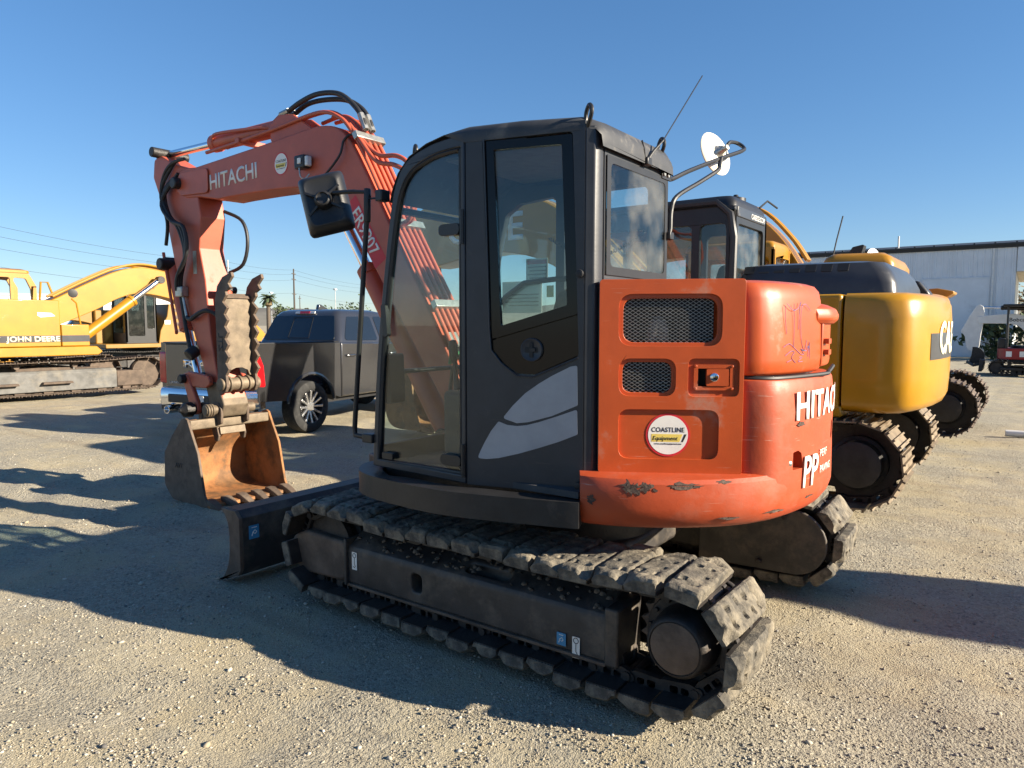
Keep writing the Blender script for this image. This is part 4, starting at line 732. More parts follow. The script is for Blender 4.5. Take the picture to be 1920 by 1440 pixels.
# bucket
BK = bpy.data.objects.new('bucket', None); COL.objects.link(BK); BK.parent = EX
sp = rpoly([(4.065, .815), (4.13, .80), (4.30, .64), (4.455, .46), (4.475, .14), (4.34, .012), (3.80, -.004), (3.735, .02), (3.79, .12), (3.872, .50), (3.98, .70), (4.03, .80)], [.02, .03, .08, .06, .1, .1, .02, .02, .05, .1, .1, .02], 5)
for y0, y1 in ((.247, .272), (-.625, -.60)): MB().prism(sp, 'y', y0, y1).build('bucket_side_plate', M_RUSTF if y0 > 0 else M_RUST, BK, .004)
op = [(v.x, v.y) for v in crom([(4.10, .79), (4.28, .63), (4.43, .45), (4.455, .28), (4.44, .14), (4.33, .04), (4.1, .012), (3.72, .008)], 6)]
ip = []
for i, p in enumerate(op):
    q0 = Vector(op[max(i - 1, 0)]); q1 = Vector(op[min(i + 1, len(op) - 1)]); t = (q1 - q0).normalized(); ip.append((p[0] + t.y * .018, p[1] - t.x * .018))
MB().prism(op + ip[::-1], 'y', -.598, .245).build('bucket_shell', M_RUST, BK, .002)
MB().prism(rpoly([(4.015, .70), (4.105, .70), (4.11, .785), (4.02, .795)], .015), 'y', -.598, .245).build('bucket_top_bar', M_TAN, BK, .006, 3)
MB().prism([(3.70, .005), (3.86, .032), (3.86, .048), (3.71, .034)], 'y', -.62, .268).build('cutting_edge', M_RUST, BK, .004)
for k in range(6):
    y = -.575 + k * (.80 / 5); b = MB(); b.loft([[(x, y + h_ * s_, z + h2) for s_, h2 in ((-1, -t_), (1, -t_), (1, t_), (-1, t_))] for x, h_, z, t_ in ((3.80, .038, .05, .030), (3.74, .042, .045, .036), (3.66, .036, .028, .024), (3.585, .028, .008, .009))]); b.build('bucket_tooth', M_RUSTF, BK, .006)
for y in (-.035, -.315):
    MB().prism(rpoly([(3.95, .74), (3.94, .88), (3.99, .94), (4.06, .94), (4.16, .90), (4.27, .93), (4.34, .90), (4.34, .70), (4.2, .66)], .03), 'y', y - .014, y + .014).build('bucket_ear', M_RUSTF, BK, .006)
    MB().prism(rpoly([(4.03, .72), (4.0, .62), (4.02, .56), (4.07, .56), (4.12, .68)], .02), 'y', y - .012, y + .012).build('lifting_hook', M_RUSTF, BK, .006)
MB().prism(rpoly([(3.985, .635), (4.0, .70), (4.01, .70), (4.0, .63)], .003), 'y', -.31, -.04).build('hook_bar', M_TAN, BK, .003)
MB().prism([(4.05, .79), (4.15, .86), (4.25, .80), (4.28, .65), (4.15, .70)], 'y', -.30, -.05).build('bucket_hinge_block', M_TAN, BK, .02, 3)
text('weld_marking', 'AV7', .05, M_INK, BK, lambda u, v, w: (4.20 - u, .273 + w, .33 + v), -.01, .1); text('weld_marking', 'LY3', .07, M_INK, EX, lambda u, v, w: (4.2 - u, -.019 + w, .76 + v), 0, .2)

# ---- mirrors, handrail, aerial
HR = MB().tube([(.70, 1.09, 1.055), (.795, 1.09, 1.06), (.80, 1.09, 1.10), (.735, 1.085, 1.75), (.672, 1.08, 2.36), (.665, 1.08, 2.385)], .0145, 10).build('handrail', M_BLACK, EX)
MB().box(.63, .71, 1.06, 1.12, 1.03, 1.08).build('handrail_bracket', M_BLACK, HR, .006); MB().box(.52, .57, 1.06, 1.125, 2.335, 2.395).build('handrail_bracket', M_BLACK, HR, .006)
MB().tube([(.55, 1.09, 2.365), (.60, 1.09, 2.36), (.67, 1.08, 2.365)], .006, 6).build('handrail_link', M_BLACK, HR)
MB().tube([(.672, 1.08, 2.33), (.676, 1.085, 2.40), (.74, 1.12, 2.405), (.90, 1.15, 2.41)], .012, 8).build('mirror_arm', M_BLACK, HR); MB().cyl((.678, 1.082, 2.24), (.673, 1.082, 2.42), .02, n=10).build('mirror_clamp', M_BLACK, HR, .005)
MIR = bpy.data.objects.new('side_mirror', None); COL.objects.link(MIR); MIR.parent = EX
MIR.matrix_local = Matrix.Translation((.93, 1.16, 2.362)) @ Matrix.Rotation(R(40), 4, 'Z') @ Matrix.Rotation(R(14), 4, 'Y') @ Matrix.Rotation(R(10), 4, 'X')
# local: x across (to the machine's front-left), y towards the viewer's back side, z up
def rr(w, h, y, rad=.05): return [(x, y, z) for x, z in rpoly(rect(-w, -h, w, h), rad, 4)]
b = MB(); b.loft([rr(.128, .172, -.05, .03), rr(.128, .172, -.03, .03), rr(.118, .160, .0, .035), rr(.100, .14, .026, .04), rr(.09, .13, .03, .04), rr(.082, .122, .026, .04), rr(.04, .06, .018, .03)]); b.build('mirror_housing', M_BLACK, MIR, .002)
MB().lathe((0, .012, 0), (0, 1, 0), [(0, .052), (.03, .05), (.055, .042), (.06, .034), (.05, .028), (.045, 0)], 24).build('mirror_boss', M_BLACK, MIR)
for a in (35, 145, 215, 325):
    c, s_ = math.cos(R(a)), math.sin(R(a)); MB().loft([[(c * r_ - s_ * .006 * k, y, s_ * r_ + c * .006 * k) for k, y in ((-1, .014), (1, .014), (1, yy), (-1, yy))] for r_, yy in ((.04, .045), (.12, .032))]).build('mirror_rib', M_BLACK, MIR)
MB().loft([rr(.112, .155, -.056, .03), rr(.112, .155, -.051, .03)]).build('mirror_glass', M_CHROME, MIR)
RM = bpy.data.objects.new('round_mirror', None); COL.objects.link(RM); RM.parent = EX; c = Vector((-.575, -.80, 2.795)); ax = Vector((-.95, .25, .28)).normalized()
MB().lathe(c, ax, [(-.022, .0), (-.022, .142), (-.012, .148), (-.004, .140), (.006, .10), (.012, .04), (.013, .0)], 36).build('mirror_back', M_CREAM, RM)
MB().lathe(c, ax, [(-.040, 0), (-.036, .08), (-.023, .138), (-.022, .0)], 36).build('mirror_glass', M_CHROME, RM)
MB().lathe(c + ax * .012, ax, [(0, .045), (.012, .03), (.05, .016), (.07, .016), (.07, 0)], 16).build('mirror_mount', M_FIT, RM)
MB().tube(crom([(-.66, .16, 2.475), (-.665, .12, 2.468), (-.68, -.10, 2.55), (-.70, -.55, 2.70), (-.72, -.86, 2.80), (-.70, -.93, 2.84), (-.66, -.92, 2.87), (-.645, -.84, 2.86), (-.64, -.80, 2.83)], 5), .0125, 8).build('mirror_arm', M_BLACK, RM)
MB().tube(crom([(-.665, .155, 2.16), (-.67, .14, 2.20), (-.67, .13, 2.30), (-.68, .08, 2.38), (-.70, -.20, 2.50), (-.72, -.42, 2.60), (-.71, -.48, 2.645), (-.71, -.50, 2.69)], 5), .0125, 8).build('mirror_arm', M_BLACK, RM)
MB().plate(rect(.14, 2.45, .26, 2.49), [], PRW, .004, .014).build('mirror_bracket', M_BLACK, RM, .003); MB().box(-.69, -.655, .13, .18, 2.14, 2.18).build('mirror_bracket', M_BLACK, RM, .004)
for y in (.24, .19): MB().cyl(PRW(y, 2.475, .01), PRW(y, 2.475, .022), .012, n=8).build('bolt', M_FIT, RM)
AE = MB().box(-.70, -.664, .44, .49, 2.475, 2.515).build('aerial_base', M_BLACK, EX, .006)
MB().tube([(-.69, .465, 2.51), (-.70, .43, 2.55), (-.715, .345, 2.62)], [.008, .007, .005], 8).build('aerial_spring', M_BLACK, AE); MB().tube([(-.715, .345, 2.62), (-.70, -.20, 3.09)], .0032, 6).build('aerial_rod', M_BLACK, AE)
MB().tube([(-.684, .485, 2.50), (-.684, .50, 2.55), (-.66, .475, 2.60)], .004, 6).build('aerial_cable', M_HOSE, AE)

# ================================================================ other machines
def gx_tracks(T, L_, rp, zc, yc, w, n, m_shoe, m_frame, m_dark, sag=.04, frz=(.25, .62), xo=0.):
    """two crawler tracks with single shoes, frames, rollers, sprockets for a bigger excavator"""
    path, pitch = track_path(xo - L_ / 2, xo + L_ / 2, zc, rp, n, sag)
    b = MB(); b.box(-pitch * .47, pitch * .47, -w / 2, w / 2, .02, .034)
    for x, h in ((-.38, .024), (.0, .02), (.36, .024)): b.box(pitch * x - .008, pitch * x + .008, -w / 2, w / 2, .0335, .034 + h)
    shoe = b.mesh('track_shoe'); shoe.materials.append(m_shoe)
    lk = MB().plate(rpoly([(-pitch * .55, -.045), (pitch * .55, -.03), (pitch * .55, .02), (-pitch * .55, .02)], .02, 2), [rpoly(rect(-pitch * .22, -.02, pitch * .18, .01), .01, 2)], lambda u, v, w_: (u, w_, v), -.07, .07).mesh('track_link'); lk.materials.append(m_dark)
    for s in (1, -1):
        for p, t, nn in path:
            o = obj('track_shoe', shoe, None, T); o.matrix_local = shoe_matrix(p, t, nn, s * yc); q = obj('track_link', lk, None, o)
        sp = MB(); pr = []
        for k in range(84): a = 2 * math.pi * k / 84; r = (rp - .03, rp - .015, rp + .015, rp - .015)[k % 4]; pr.append((xo - L_ / 2 + r * math.cos(a), zc + r * math.sin(a)))
        sp.prism(pr, 'y', s * yc - .03, s * yc + .03); so = sp.build('sprocket', m_dark, T)
        MB().lathe((xo - L_ / 2, s * yc, zc), (0, s, 0), [(-.2, .24), (.1, .24), (.12, .21), (.22, .20), (.23, .17), (.22, 0)]).build('travel_motor', m_dark, so)
        MB().lathe((xo + L_ / 2, s * yc - .1, zc), (0, 1, 0), [(0, .15), (.0, rp - .02), (.06, rp), (.14, rp), (.2, rp - .02), (.2, .15)]).build('idler_wheel', m_dark, T)
        y0, y1 = sorted((s * (yc - .2), s * (yc + .17))); z0, z1 = frz
        fr_ = MB().loft([[(x, y0, z0), (x, y1, z0), (x, y1 if s > 0 else y1, z1 - .06), (x, y1 - .06 if s > 0 else y1, z1), (x, y0 if s > 0 else y0 + .06, z1), (x, y0, z1 - .06)] for x in (xo - L_ / 2 + .45, xo + L_ / 2 - .75)]).build('track_frame', m_frame, T, .015)
        MB().box(xo + L_ / 2 - .74, xo + L_ / 2 - .10, y0 + .02, y1 + .005, z0 + .02, z1 - .07).build('idler_guard', m_dark, T, .02)
        ye = s * (yc + .17)
        for x in (-.95, .15): MB().prism(rpoly([(xo + x - .32, z0 + .17), (xo + x + .32, z0 + .17), (xo + x + .30, z0 + .22), (xo + x - .30, z0 + .22)], .01), 'y', ye - .01, ye + s * .13).build('step', m_dark, fr_, .01)
        for k in range(7): x = xo - L_ / 2 + .5 + k * (L_ - 1.0) / 6; MB().lathe((x, s * yc - .12, z0 - .02), (0, 1, 0), [(0, .05), (0, .10), (.05, .10), (.06, .075), (.18, .075), (.19, .1), (.24, .1), (.24, .05)], 14).build('track_roller', m_dark, T)
        for x in (-.6, .6): MB().cyl((xo + x, s * yc - .08, zc + rp - .11), (xo + x, s * yc + .08, zc + rp - .11), .06, n=14).build('carrier_roller', m_dark, T)
    b = MB(); b.box(xo - .6, xo + .6, -yc, yc, .45, .72); b.build('car_body', m_dark, T, .03); MB().cyl((0, 0, .7), (0, 0, 1.0), .6, n=32).build('swing_bearing', m_dark, T)
def gx_boom(T, pts_top, pts_low, y0, y1, m, name='boom'):
    return MB().prism([(v.x, v.y) for v in crom(pts_low, 4)] + [(v.x, v.y) for v in crom(pts_top, 4)], 'y', y0, y1).build(name, m, T, .015)
def gx_bucket(T, c, w, m, sc=1., flip=1, ry=0.):
    K = bpy.data.objects.new('bucket', None); COL.objects.link(K); K.parent = T; K.matrix_local = Matrix.Translation(c) @ Matrix.Rotation(ry, 4, 'Y') @ Matrix.Diagonal((flip * sc, sc, sc, 1))
    pr = [(0, .0), (.35, -.05), (.62, -.35), (.62, -.75), (.42, -1.0), (-.20, -1.02)]; out = [(v.x, v.y) for v in crom(pr, 4)]; inn = [(x - .03, z + .03) for x, z in out]
    MB().prism(out + inn[::-1], 'y', -w / 2, w / 2).build('bucket_shell', m, K)
    for y in (-w / 2, w / 2 - .03): MB().prism(out + [(-.05, -.5)], 'y', y - .002, y + .032).build('bucket_side_plate', m, K)
    for k in range(5): y = -w / 2 + .08 + k * (w - .16) / 4; MB().loft([[(x, y + d * s_, z + t_ * q) for s_, q in ((-1, -1), (1, -1), (1, 1), (-1, 1))] for x, d, z, t_ in ((-.12, .07, -1.0, .04), (-.42, .045, -1.04, .012))]).build('bucket_tooth', m, K, .006)
    return K
def window_wall(T, u0, z0, u1, z1, mp, m, holes, mg, name='cab_wall', t=.05):
    w_ = MB().plate(rpoly(rect(u0, z0, u1, z1), .04), [rpoly(rect(*h), .06) for h in holes], mp, -t, 0).build(name, m, T, .008)
    for h in holes:
        if mg: MB().plate(rect(h[0] - .01, h[1] - .01, h[2] + .01, h[3] + .01), [], mp, -t * .6, -t * .6 + .006).build('window_glass', mg, w_)
    return w_
def gx_cab(T, x0, x1, y0, y1, z0, z1, m, mg, roof=True, seat=True, sill=1.0):
    """a glazed cab: four window walls, roof, seat"""
    K = bpy.data.objects.new('cab', None); COL.objects.link(K); K.parent = T; zs = z0 + sill
    window_wall(K, x0, z0, x1 - .05, z1, lambda u, v, w: (u, y1 + w, v), m, [(x0 + .42, zs - .25, x1 - .14, z1 - .16), (x0 + .08, zs, x0 + .34, z1 - .16)], mg)
    window_wall(K, x0, z0, x1 - .05, z1, lambda u, v, w: (u, y0 - w, v), m, [(x0 + .08, zs, x0 + .62, z1 - .16), (x0 + .70, zs, x1 - .14, z1 - .16)], mg)
    window_wall(K, y0, z0, y1, z1, lambda u, v, w: (x0 - w, u, v), m, [(y0 + .1, zs, y1 - .1, z1 - .16)], mg)
    window_wall(K, y0, z0, y1, z1, lambda u, v, w: (x1 - .05 + w, u, v), m, [(y0 + .07, z0 + .35, y1 - .07, z1 - .14)], mg)
    b = MB(); b.loft([rr_loop(x0, x1 - .02, y0, y1, z1 - .02, .0), rr_loop(x0, x1 - .02, y0, y1, z1 + .04, .01), rr_loop(x0, x1 - .02, y0, y1, z1 + .10, .06), rr_loop(x0, x1 - .02, y0, y1, z1 + .115, .13)]); b.build('cab_roof', m, K)
    MB().box(x0 + .3, x0 + .75, y0 + .25, y1 - .25, z0 + .3, z0 + .45).build('seat_cushion', M_SEAT, K, .05, 3); MB().box(x0 + .2, x0 + .36, y0 + .27, y1 - .27, z0 + .4, z0 + 1.05).build('seat_backrest', M_SEAT, K, .06, 3)
    b = MB(); b.loft([[(x0 + .22 + dx, y0 + .38 + i_, z), (x0 + .34 + dx, y0 + .38 + i_, z), (x0 + .34 + dx, y1 - .38 - i_, z), (x0 + .22 + dx, y1 - .38 - i_, z)] for dx, z, i_ in ((0, z0 + 1.06, .02), (-.02, z0 + 1.16, 0), (-.04, z0 + 1.27, .05))]); b.build('headrest', M_SEAT, K, .05, 3)
    return K
def rr_loop(x0, x1, y0, y1, z, ins): return [(x, y, z) for x, y in rpoly(rect(x0 + ins, y0 + ins, x1 - ins, y1 - ins), .08, 4)]
def rounded_block(loops_, name, m, T, bevel=0): return MB().loft(loops_).build(name, m, T, bevel, 3)
def cw_loops(xr, xf, yh, z0, z1, curve, r=.18):
    """counterweight: plan with rounded, bulging tail; rounded top and bottom"""
    base = [(xf, yh), (xr + .30, yh), (xr + .12, yh - .03), (xr + .03, yh - .12), (xr - curve * .35, yh * .7), (xr - curve * .8, yh * .4), (xr - curve, 0), (xr - curve * .8, -yh * .4), (xr - curve * .35, -yh * .7), (xr + .03, -yh + .12), (xr + .12, -yh + .03), (xr + .30, -yh), (xf, -yh)]
    out = []
    for z, i_ in ((z0, .10), (z0 + .03, .04), (z0 + .09, .01), (z0 + .3, 0), (z1 - .22, 0), (z1 - .08, .012), (z1 - .025, .04), (z1, .09)): out.append([(x + (i_ if x < xf - .01 else 0), y * (1 - i_ / yh), z) for x, y in base])
    return out

# ---- amber excavator parked alongside
CS = thing('excavator', 'amber yellow excavator with black cab and rounded counterweight parked beside the orange one', 'excavator', (.62, -4.12, 0), 0)
gx_tracks(CS, 3.46, .35, .475, 1.05, .55, 46, M_SHOE, M_FRAME, M_DKST)
K = MB().loft(cw_loops(-2.16, -1.60, 1.30, .93, 1.955, .12)).build('counterweight', M_CASE, CS)
c_cw = lambda u, v, w: (-2.248 - w + .20 * max(0, abs(u) - .52) ** 2, -u, 1.52 + v)
dk = MB().plate([(-.90, -.16), (.90, -.16), (.90, .05), (-.90, .12)], [], lambda u, v, w: (-2.27 - w + .115 * (abs(u) / .9) ** 1.7, -u, 1.47 + v), -.01, .012)
def tailmap(z0): 
    xs = [0, .52, .91, 1.18]; dx = [0, .024, .078, .15]
    return lambda u, v, w: (-2.28 - w + float(np.interp(abs(u), xs, dx)), -u, z0 + v)
b = MB(); tm = tailmap(1.40); n = 24; U = [-.86 + 1.52 * k / n for k in range(n + 1)]; b.loft([[tm(u, -.02, .003), tm(u, .21 if abs(u) > .6 else .215, .003), tm(u, .21, .0045), tm(u, -.02, .0045)] for u in U]); b.build('badge_band', M_GREYDECK, K)
text('lettering', 'CASE', .285, mat('badge_cream', (.80, .76, .58), .4), K, (lambda f: (lambda u, v, w: f(u - .10, v, w)))(tailmap(1.43)), .035, 0, 1.06, .5, .006, .003, 1., 2)
b = MB(); b.prism([(-1.58, 1.29), (-.32, 1.30), (-.32, .5), (-1.58, .5)], 'z', .96, 1.95); b.build('side_door', M_CASE, CS, .03, 3)
b = MB(); b.prism([(-1.58, -1.29), (.4, -1.30), (1.5, -1.2), (1.5, -.55), (-1.58, -.55)], 'z', .96, 1.93); b.build('right_housing', M_CASE, CS, .04, 3)
MB().box(-1.60, 1.55, -.5, .5, .96, 1.9).build('centre_frame', M_DKST, CS, .02); MB().prism([(-1.6, 1.28), (1.5, 1.28), (1.6, 1.0), (1.6, -1.2), (-1.6, -1.25)], 'z', .88, .98).build('deck', M_CASE, CS, .015)
# perforations of the side door
b = MB(); mpd = lambda u, v, w: (-.55 - u, 1.3005 + w, 1.55 + v); ho = [circ(.02 + .036 * i + (.018 if j % 2 else 0), .02 + .031 * j, .011, 8) for i in range(14) for j in range(11)]
b.plate(rect(0, 0, .55, .36), ho, mpd, -.0, .003); gp = b.build('perforated_panel', M_CASE, CS); MB().plate(rect(0.01, 0.01, .54, .35), [], mpd, -.0002, .0006).build('vent_backing', M_INK, gp)
lp = lambda z, i_, j=0: [(x, y, z) for x, y in rpoly([(-1.95 + i_ * 1.3 - j, .98 - i_), (-.55 - i_, 1.14 - i_), (-.55 - i_, -.95 + i_), (-1.95 + i_ * 1.3 - j, -.85 + i_)], .14, 4)]
HD = MB().loft([lp(1.95, 0), lp(2.05, .01), lp(2.16, .05), lp(2.24, .10), lp(2.26, .20)]).build('engine_hood', M_GREYDECK, CS)
for k in range(7): x = -.70 - k * .135; MB().plate(rpoly(rect(-.046, 0, .046, .07), .012), [], lambda u, v, w: (x - u, .98 + (x - u + 1.95) * .1143 - .052 - .71 * v + w * .8, 2.167 + v + w * .6), -.01, .003).build('hood_slot', M_INK, HD)
gx_cab(CS, -.62, 1.05, .28, 1.26, 1.02, 2.80, M_BLACK, G_REAR, sill=1.06)
MB().tube([(-.60, 1.275, 1.2), (-.62, 1.275, 2.5), (-.58, 1.27, 2.72), (-.45, 1.27, 2.83), (.9, 1.27, 2.84)], .035, 8).build('cab_guard_tube', M_BLACK, CS)
MB().box(-.63, -.60, .35, 1.2, 2.70, 2.80).build('rear_visor', M_GREYDECK, CS, .01); MB().lathe((-.45, .75, 2.90), (0, 0, 1), [(0, .10), (.04, .10), (.06, .03), (.08, .02)], 18).build('beacon', M_BLACK, CS)
text('lettering', 'CASECE.COM', .05, M_WHITE, CS, lambda u, v, w: (-.632 - w, .6 - u, 2.72 + v), .0)
MB().tube([(-.55, .3, 2.9), (-.60, .2, 2.98), (-.66, .05, 2.92)], .01, 6).build('hood_cable', M_HOSE, CS)
BC = gx_boom(CS, [(4.75, 3.15), (4.2, 3.42), (3.5, 3.52), (2.6, 3.42), (1.7, 2.95), (.7, 1.95)], [(.62, 1.5), (1.1, 1.75), (2.1, 2.45), (2.9, 2.66), (3.5, 2.62), (4.2, 2.52), (4.75, 2.62)], -.28, .18, M_CASE)
text('lettering', 'CASE', .36, M_WHITE, BC, lambda u, v, w: (3.2 - u, .18 + w, 2.82 + v), .03, 0, 1.1)
for y in (.1, -.2): MB().tube(crom([(.7, y, 2.1), (1.7, y, 3.06), (2.6, y, 3.50), (3.5, y, 3.60), (4.3, y, 3.46)], 6), .03, 8).build('hydraulic_pipe', M_CASE, BC)
cylinder('arm_cylinder', (2.7, -.05, 3.62), (4.75, -.05, 3.30), .6, .08, .05, CS)
gx_boom(CS, [(4.75, 3.35), (4.95, 3.1), (4.80, 1.5), (4.65, .95)], [(4.42, .95), (4.40, 1.6), (4.35, 2.5), (4.45, 3.05)], -.24, .14, M_CASE, 'arm'); gx_bucket(CS, (4.45, -.05, 1.0), .95, M_RUST, .85)

# ---- second yellow excavator beyond it
KM = thing('excavator', 'bright yellow excavator with flat hood mostly hidden behind the amber excavator', 'excavator', (1.02, -9.35, 0), 0)
gx_tracks(KM, 3.75, .37, .50, 1.15, .6, 47, M_TRKB, M_FRAME, M_DKST, xo=-.5)
K = MB().loft(cw_loops(-2.15, -1.5, 1.33, 1.02, 2.15, .10)).build('counterweight', M_YEL, KM); 
text('lettering', 'KOMATSU', .20, mat('navy_vinyl', (.015, .02, .12), .5), K, lambda u, v, w: tailmap(1.55)(u, v, w - .03), .03, 0, 1.1, .5, .004, .003, 1., 2)
MB().plate(rpoly(rect(-.14, 0, .14, .13), .01), [], lambda u, v, w: (-2.19 - w, .95 - u, 1.85 + v), 0, .012).build('warning_decal', M_YELV, K)
b = MB(); b.prism([(-1.52, 1.32), (1.4, 1.32), (1.5, .3), (1.5, -1.3), (-1.52, -1.32)], 'z', .95, 1.15); b.build('deck', M_YEL, KM, .02)
MB().box(-1.5, -.25, .5, 1.32, 1.14, 2.12).build('side_door', M_YEL, KM, .03); MB().box(-1.5, 1.4, -1.32, -.5, 1.14, 2.05).build('right_housing', M_YEL, KM, .03)
MB().box(-1.48, 1.4, -.48, .48, 1.14, 2.0).build('centre_frame', M_DKST, KM); 
MB().loft([lp(2.1, 0, -.35), lp(2.62, .01, -.35), lp(2.74, .06, -.35), lp(2.80, .14, -.35)]).build('engine_hood', M_YEL, KM)
gx_cab(KM, .1, 1.65, .3, 1.28, 1.16, 2.95, M_YEL, G_REAR)
BK2 = gx_boom(KM, [(4.6, 2.9), (3.6, 3.45), (2.4, 3.72), (1.4, 3.78), (.75, 3.62), (.25, 3.15), (-.15, 2.5)], [(-.1, 1.9), (.6, 2.3), (1.4, 2.85), (2.4, 2.95), (3.6, 2.7), (4.5, 2.4)], -.25, .2, M_YEL)
for y in (.1, 0, -.1): MB().tube(crom([(2.4, y, 3.84), (1.4, y, 3.90), (.70, y, 3.74), (.18, y, 3.24), (-.12, y, 2.8)], 5), .03, 8).build('hydraulic_pipe', M_YEL, BK2)
gx_boom(KM, [(4.5, 3.1), (4.8, 2.9), (4.7, 1.6), (4.6, 1.2)], [(4.3, 1.2), (4.25, 2.0), (4.2, 2.8)], -.2, .15, M_YEL, 'arm'); gx_bucket(KM, (4.35, 0, 1.25), 1.0, M_RUST, .95)
MB().plate(rpoly([(-.10, -.02), (.08, -.02), (.14, .34), (.02, .30)], .02), [], lambda u, v, w: (-.62 - u * 1.6, -1.0 + w, 2.78 + v), -.12, .12).build('exhaust_stack', M_BLACK, KM, .01)
q = MB().lathe((-.95, -1.1, 2.86), (-.9, .42, .1), [(0, 0), (.0, .19), (.02, .20), (.03, .18), (.05, .06), (.06, 0)], 28).build('round_mirror', M_GALV, KM); MB().tube([(-.9, -1.1, 2.86), (-.75, -1.12, 3.0), (-.4, -1.12, 2.8)], .018, 6).build('mirror_arm', M_BLACK, KM)
MB().tube([(-.55, .2, 2.8), (-.60, .18, 3.1), (-.68, .15, 3.5)], .012, 5).build('aerial', M_BLACK, KM); MB().prism(rpoly([(-2.2, 2.14), (-1.55, 2.14), (-1.6, 2.25), (-2.05, 2.28), (-2.32, 2.22)], .04), 'y', -.9, -.3).build('tail_step', M_YEL, KM, .02)
MB().prism(rpoly([(-2.05, 1.97), (-1.2, 1.97), (-1.35, 2.10), (-1.9, 2.16)], .05), 'y', -1.25, -.9).build('air_intake', M_BLACK, CS, .03)

# ---- old yellow excavator on the left
JD = thing('excavator', 'old yellow excavator with dusty grey track frame behind the pickup on the left', 'excavator', (17.15, -1.38, 0), R(-90))
gx_tracks(JD, 4.5, .36, .50, 1.16, .6, 52, M_TRKB, M_TRKG, M_TRKB, .05, (.17, .64), 1.7)
MB().loft(cw_loops(-2.5, -1.9, 1.35, 1.05, 2.2, .15)).build('counterweight', M_YEL, JD)
def side(x0, x1, z0, z1, name='side_panel', y=-1.42, m=M_YEL): return MB().box(x0, x1, y, y + .9, z0, z1).build(name, m, JD, .02, 3)
side(-1.9, .555, 1.20, 2.22); dp = side(.57, 1.96, 1.20, 2.25, 'tool_box_door'); side(1.975, 2.58, 1.20, 1.70, 'front_step_box')
mpj = lambda u, v, w: (u, -1.422 - w, v)
for a0, a1 in ((-1.9, .55), (.575, 1.955), (1.98, 2.575)): MB().plate(rect(a0, 1.30, a1, 1.45), [], mpj, -.001, .004).build('dark_stripe', M_GREYDECK, dp)
text('lettering', 'JOHN DEERE', .115, mat('worn_cream_vinyl', (.74, .66, .42), .6, 0, .2, 8), dp, lambda u, v, w: mpj(1.40 + u, 1.318 + v, w + .004), .035, 0, 1.12)
MB().plate([(1.5, 1.90), (1.56, 1.86), (1.86, 1.89), (1.78, 1.96), (1.5, 1.97)], [], mpj, -.001, .004).build('warning_decal', M_WHITE, dp); MB().plate(rect(.30, 1.55, .50, 1.66), [], mpj, -.001, .004).build('model_plate', M_WHITE, dp); text('lettering', '892E', .07, M_INK, dp, lambda u, v, w: mpj(.40 + u, 1.57 + v, w + .004), .02)
MB().prism([(-1.9, .98), (2.75, .98), (2.85, 1.06), (2.72, 1.19), (-1.9, 1.19)], 'y', -1.45, 1.4).build('deck', M_YEL, JD, .02)
MB().box(-1.9, 1.4, -.5, 1.38, 1.2, 2.15).build('engine_housing', M_YEL, JD, .03)
# its open cab stands on the far side: frames only, two windows broken out
K = bpy.data.objects.new('cab', None); COL.objects.link(K); K.parent = JD
def cabwall(u0, u1, mp, holes, m=M_YEL): return MB().plate(rpoly([(u0, 1.2), (u1, 1.2), (u1, 2.62), (u1 - .16, 2.94), (u0, 2.98)], [.02, .02, .1, .12, .1]), [rpoly(h, .06) for h in holes], mp, -.06, 0).build('cab_wall', m, K, .01)
for yy in (.22, 1.36): cabwall(.25, 2.10, lambda u, v, w: (u, yy + w, v), [[(.95, 2.25), (1.55, 2.25), (1.55, 2.82), (.95, 2.82)], [(1.62, 2.0), (2.0, 2.0), (1.98, 2.55), (1.88, 2.80), (1.62, 2.82)], [(.36, 2.28), (.66, 2.28), (.66, 2.80), (.36, 2.80)]])
MB().box(.25, .31, .22, 1.36, 1.2, 2.95).build('cab_rear_wall', M_YEL, K, .02); MB().loft([rr_loop(.22, 1.98, .14, 1.40, 2.93, 0), rr_loop(.22, 1.98, .14, 1.40, 2.99, .02), rr_loop(.24, 1.94, .2, 1.36, 3.03, .08)]).build('cab_roof', M_YEL, K)
MB().box(2.04, 2.09, .2, .28, 1.3, 2.6).build('front_pillar', M_YEL, K, .01)
MB().tube([(2.05, -.1, 2.2), (2.1, -.1, 2.72), (2.25, -.1, 2.72), (2.42, -.1, 2.2)], .025, 8).build('handrail', M_YEL, JD); MB().tube([(2.42, -1.35, 1.7), (2.35, -1.35, 2.2), (2.25, -1.35, 2.3)], .02, 8).build('mirror_arm', M_YEL, JD); MB().lathe((2.28, -1.36, 2.42), (-.2, -1, 0), [(0, 0), (0, .1), (.03, .1), (.04, 0)], 16).build('side_mirror', M_BLACK, JD)
JB = gx_boom(JD, [(6.3, 2.35), (5.4, 2.92), (4.4, 3.16), (3.7, 3.08), (2.9, 2.72), (2.0, 2.24), (1.2, 1.9)], [(1.2, 1.4), (2.0, 1.62), (3.0, 2.04), (3.6, 2.36), (4.2, 2.50), (5.1, 2.34), (6.2, 1.85)], -.75, -.25, M_YEL)
for k, y in enumerate((-.72, -.6, -.4)): MB().tube(crom([(6.0, y, 2.70), (5.3, y, 3.04), (4.4, y, 3.25 - .03 * k), (3.7, y, 3.16), (2.9, y, 2.80), (2.1, y, 2.36)], 5), .03, 8).build('hydraulic_pipe', M_YEL, JB)
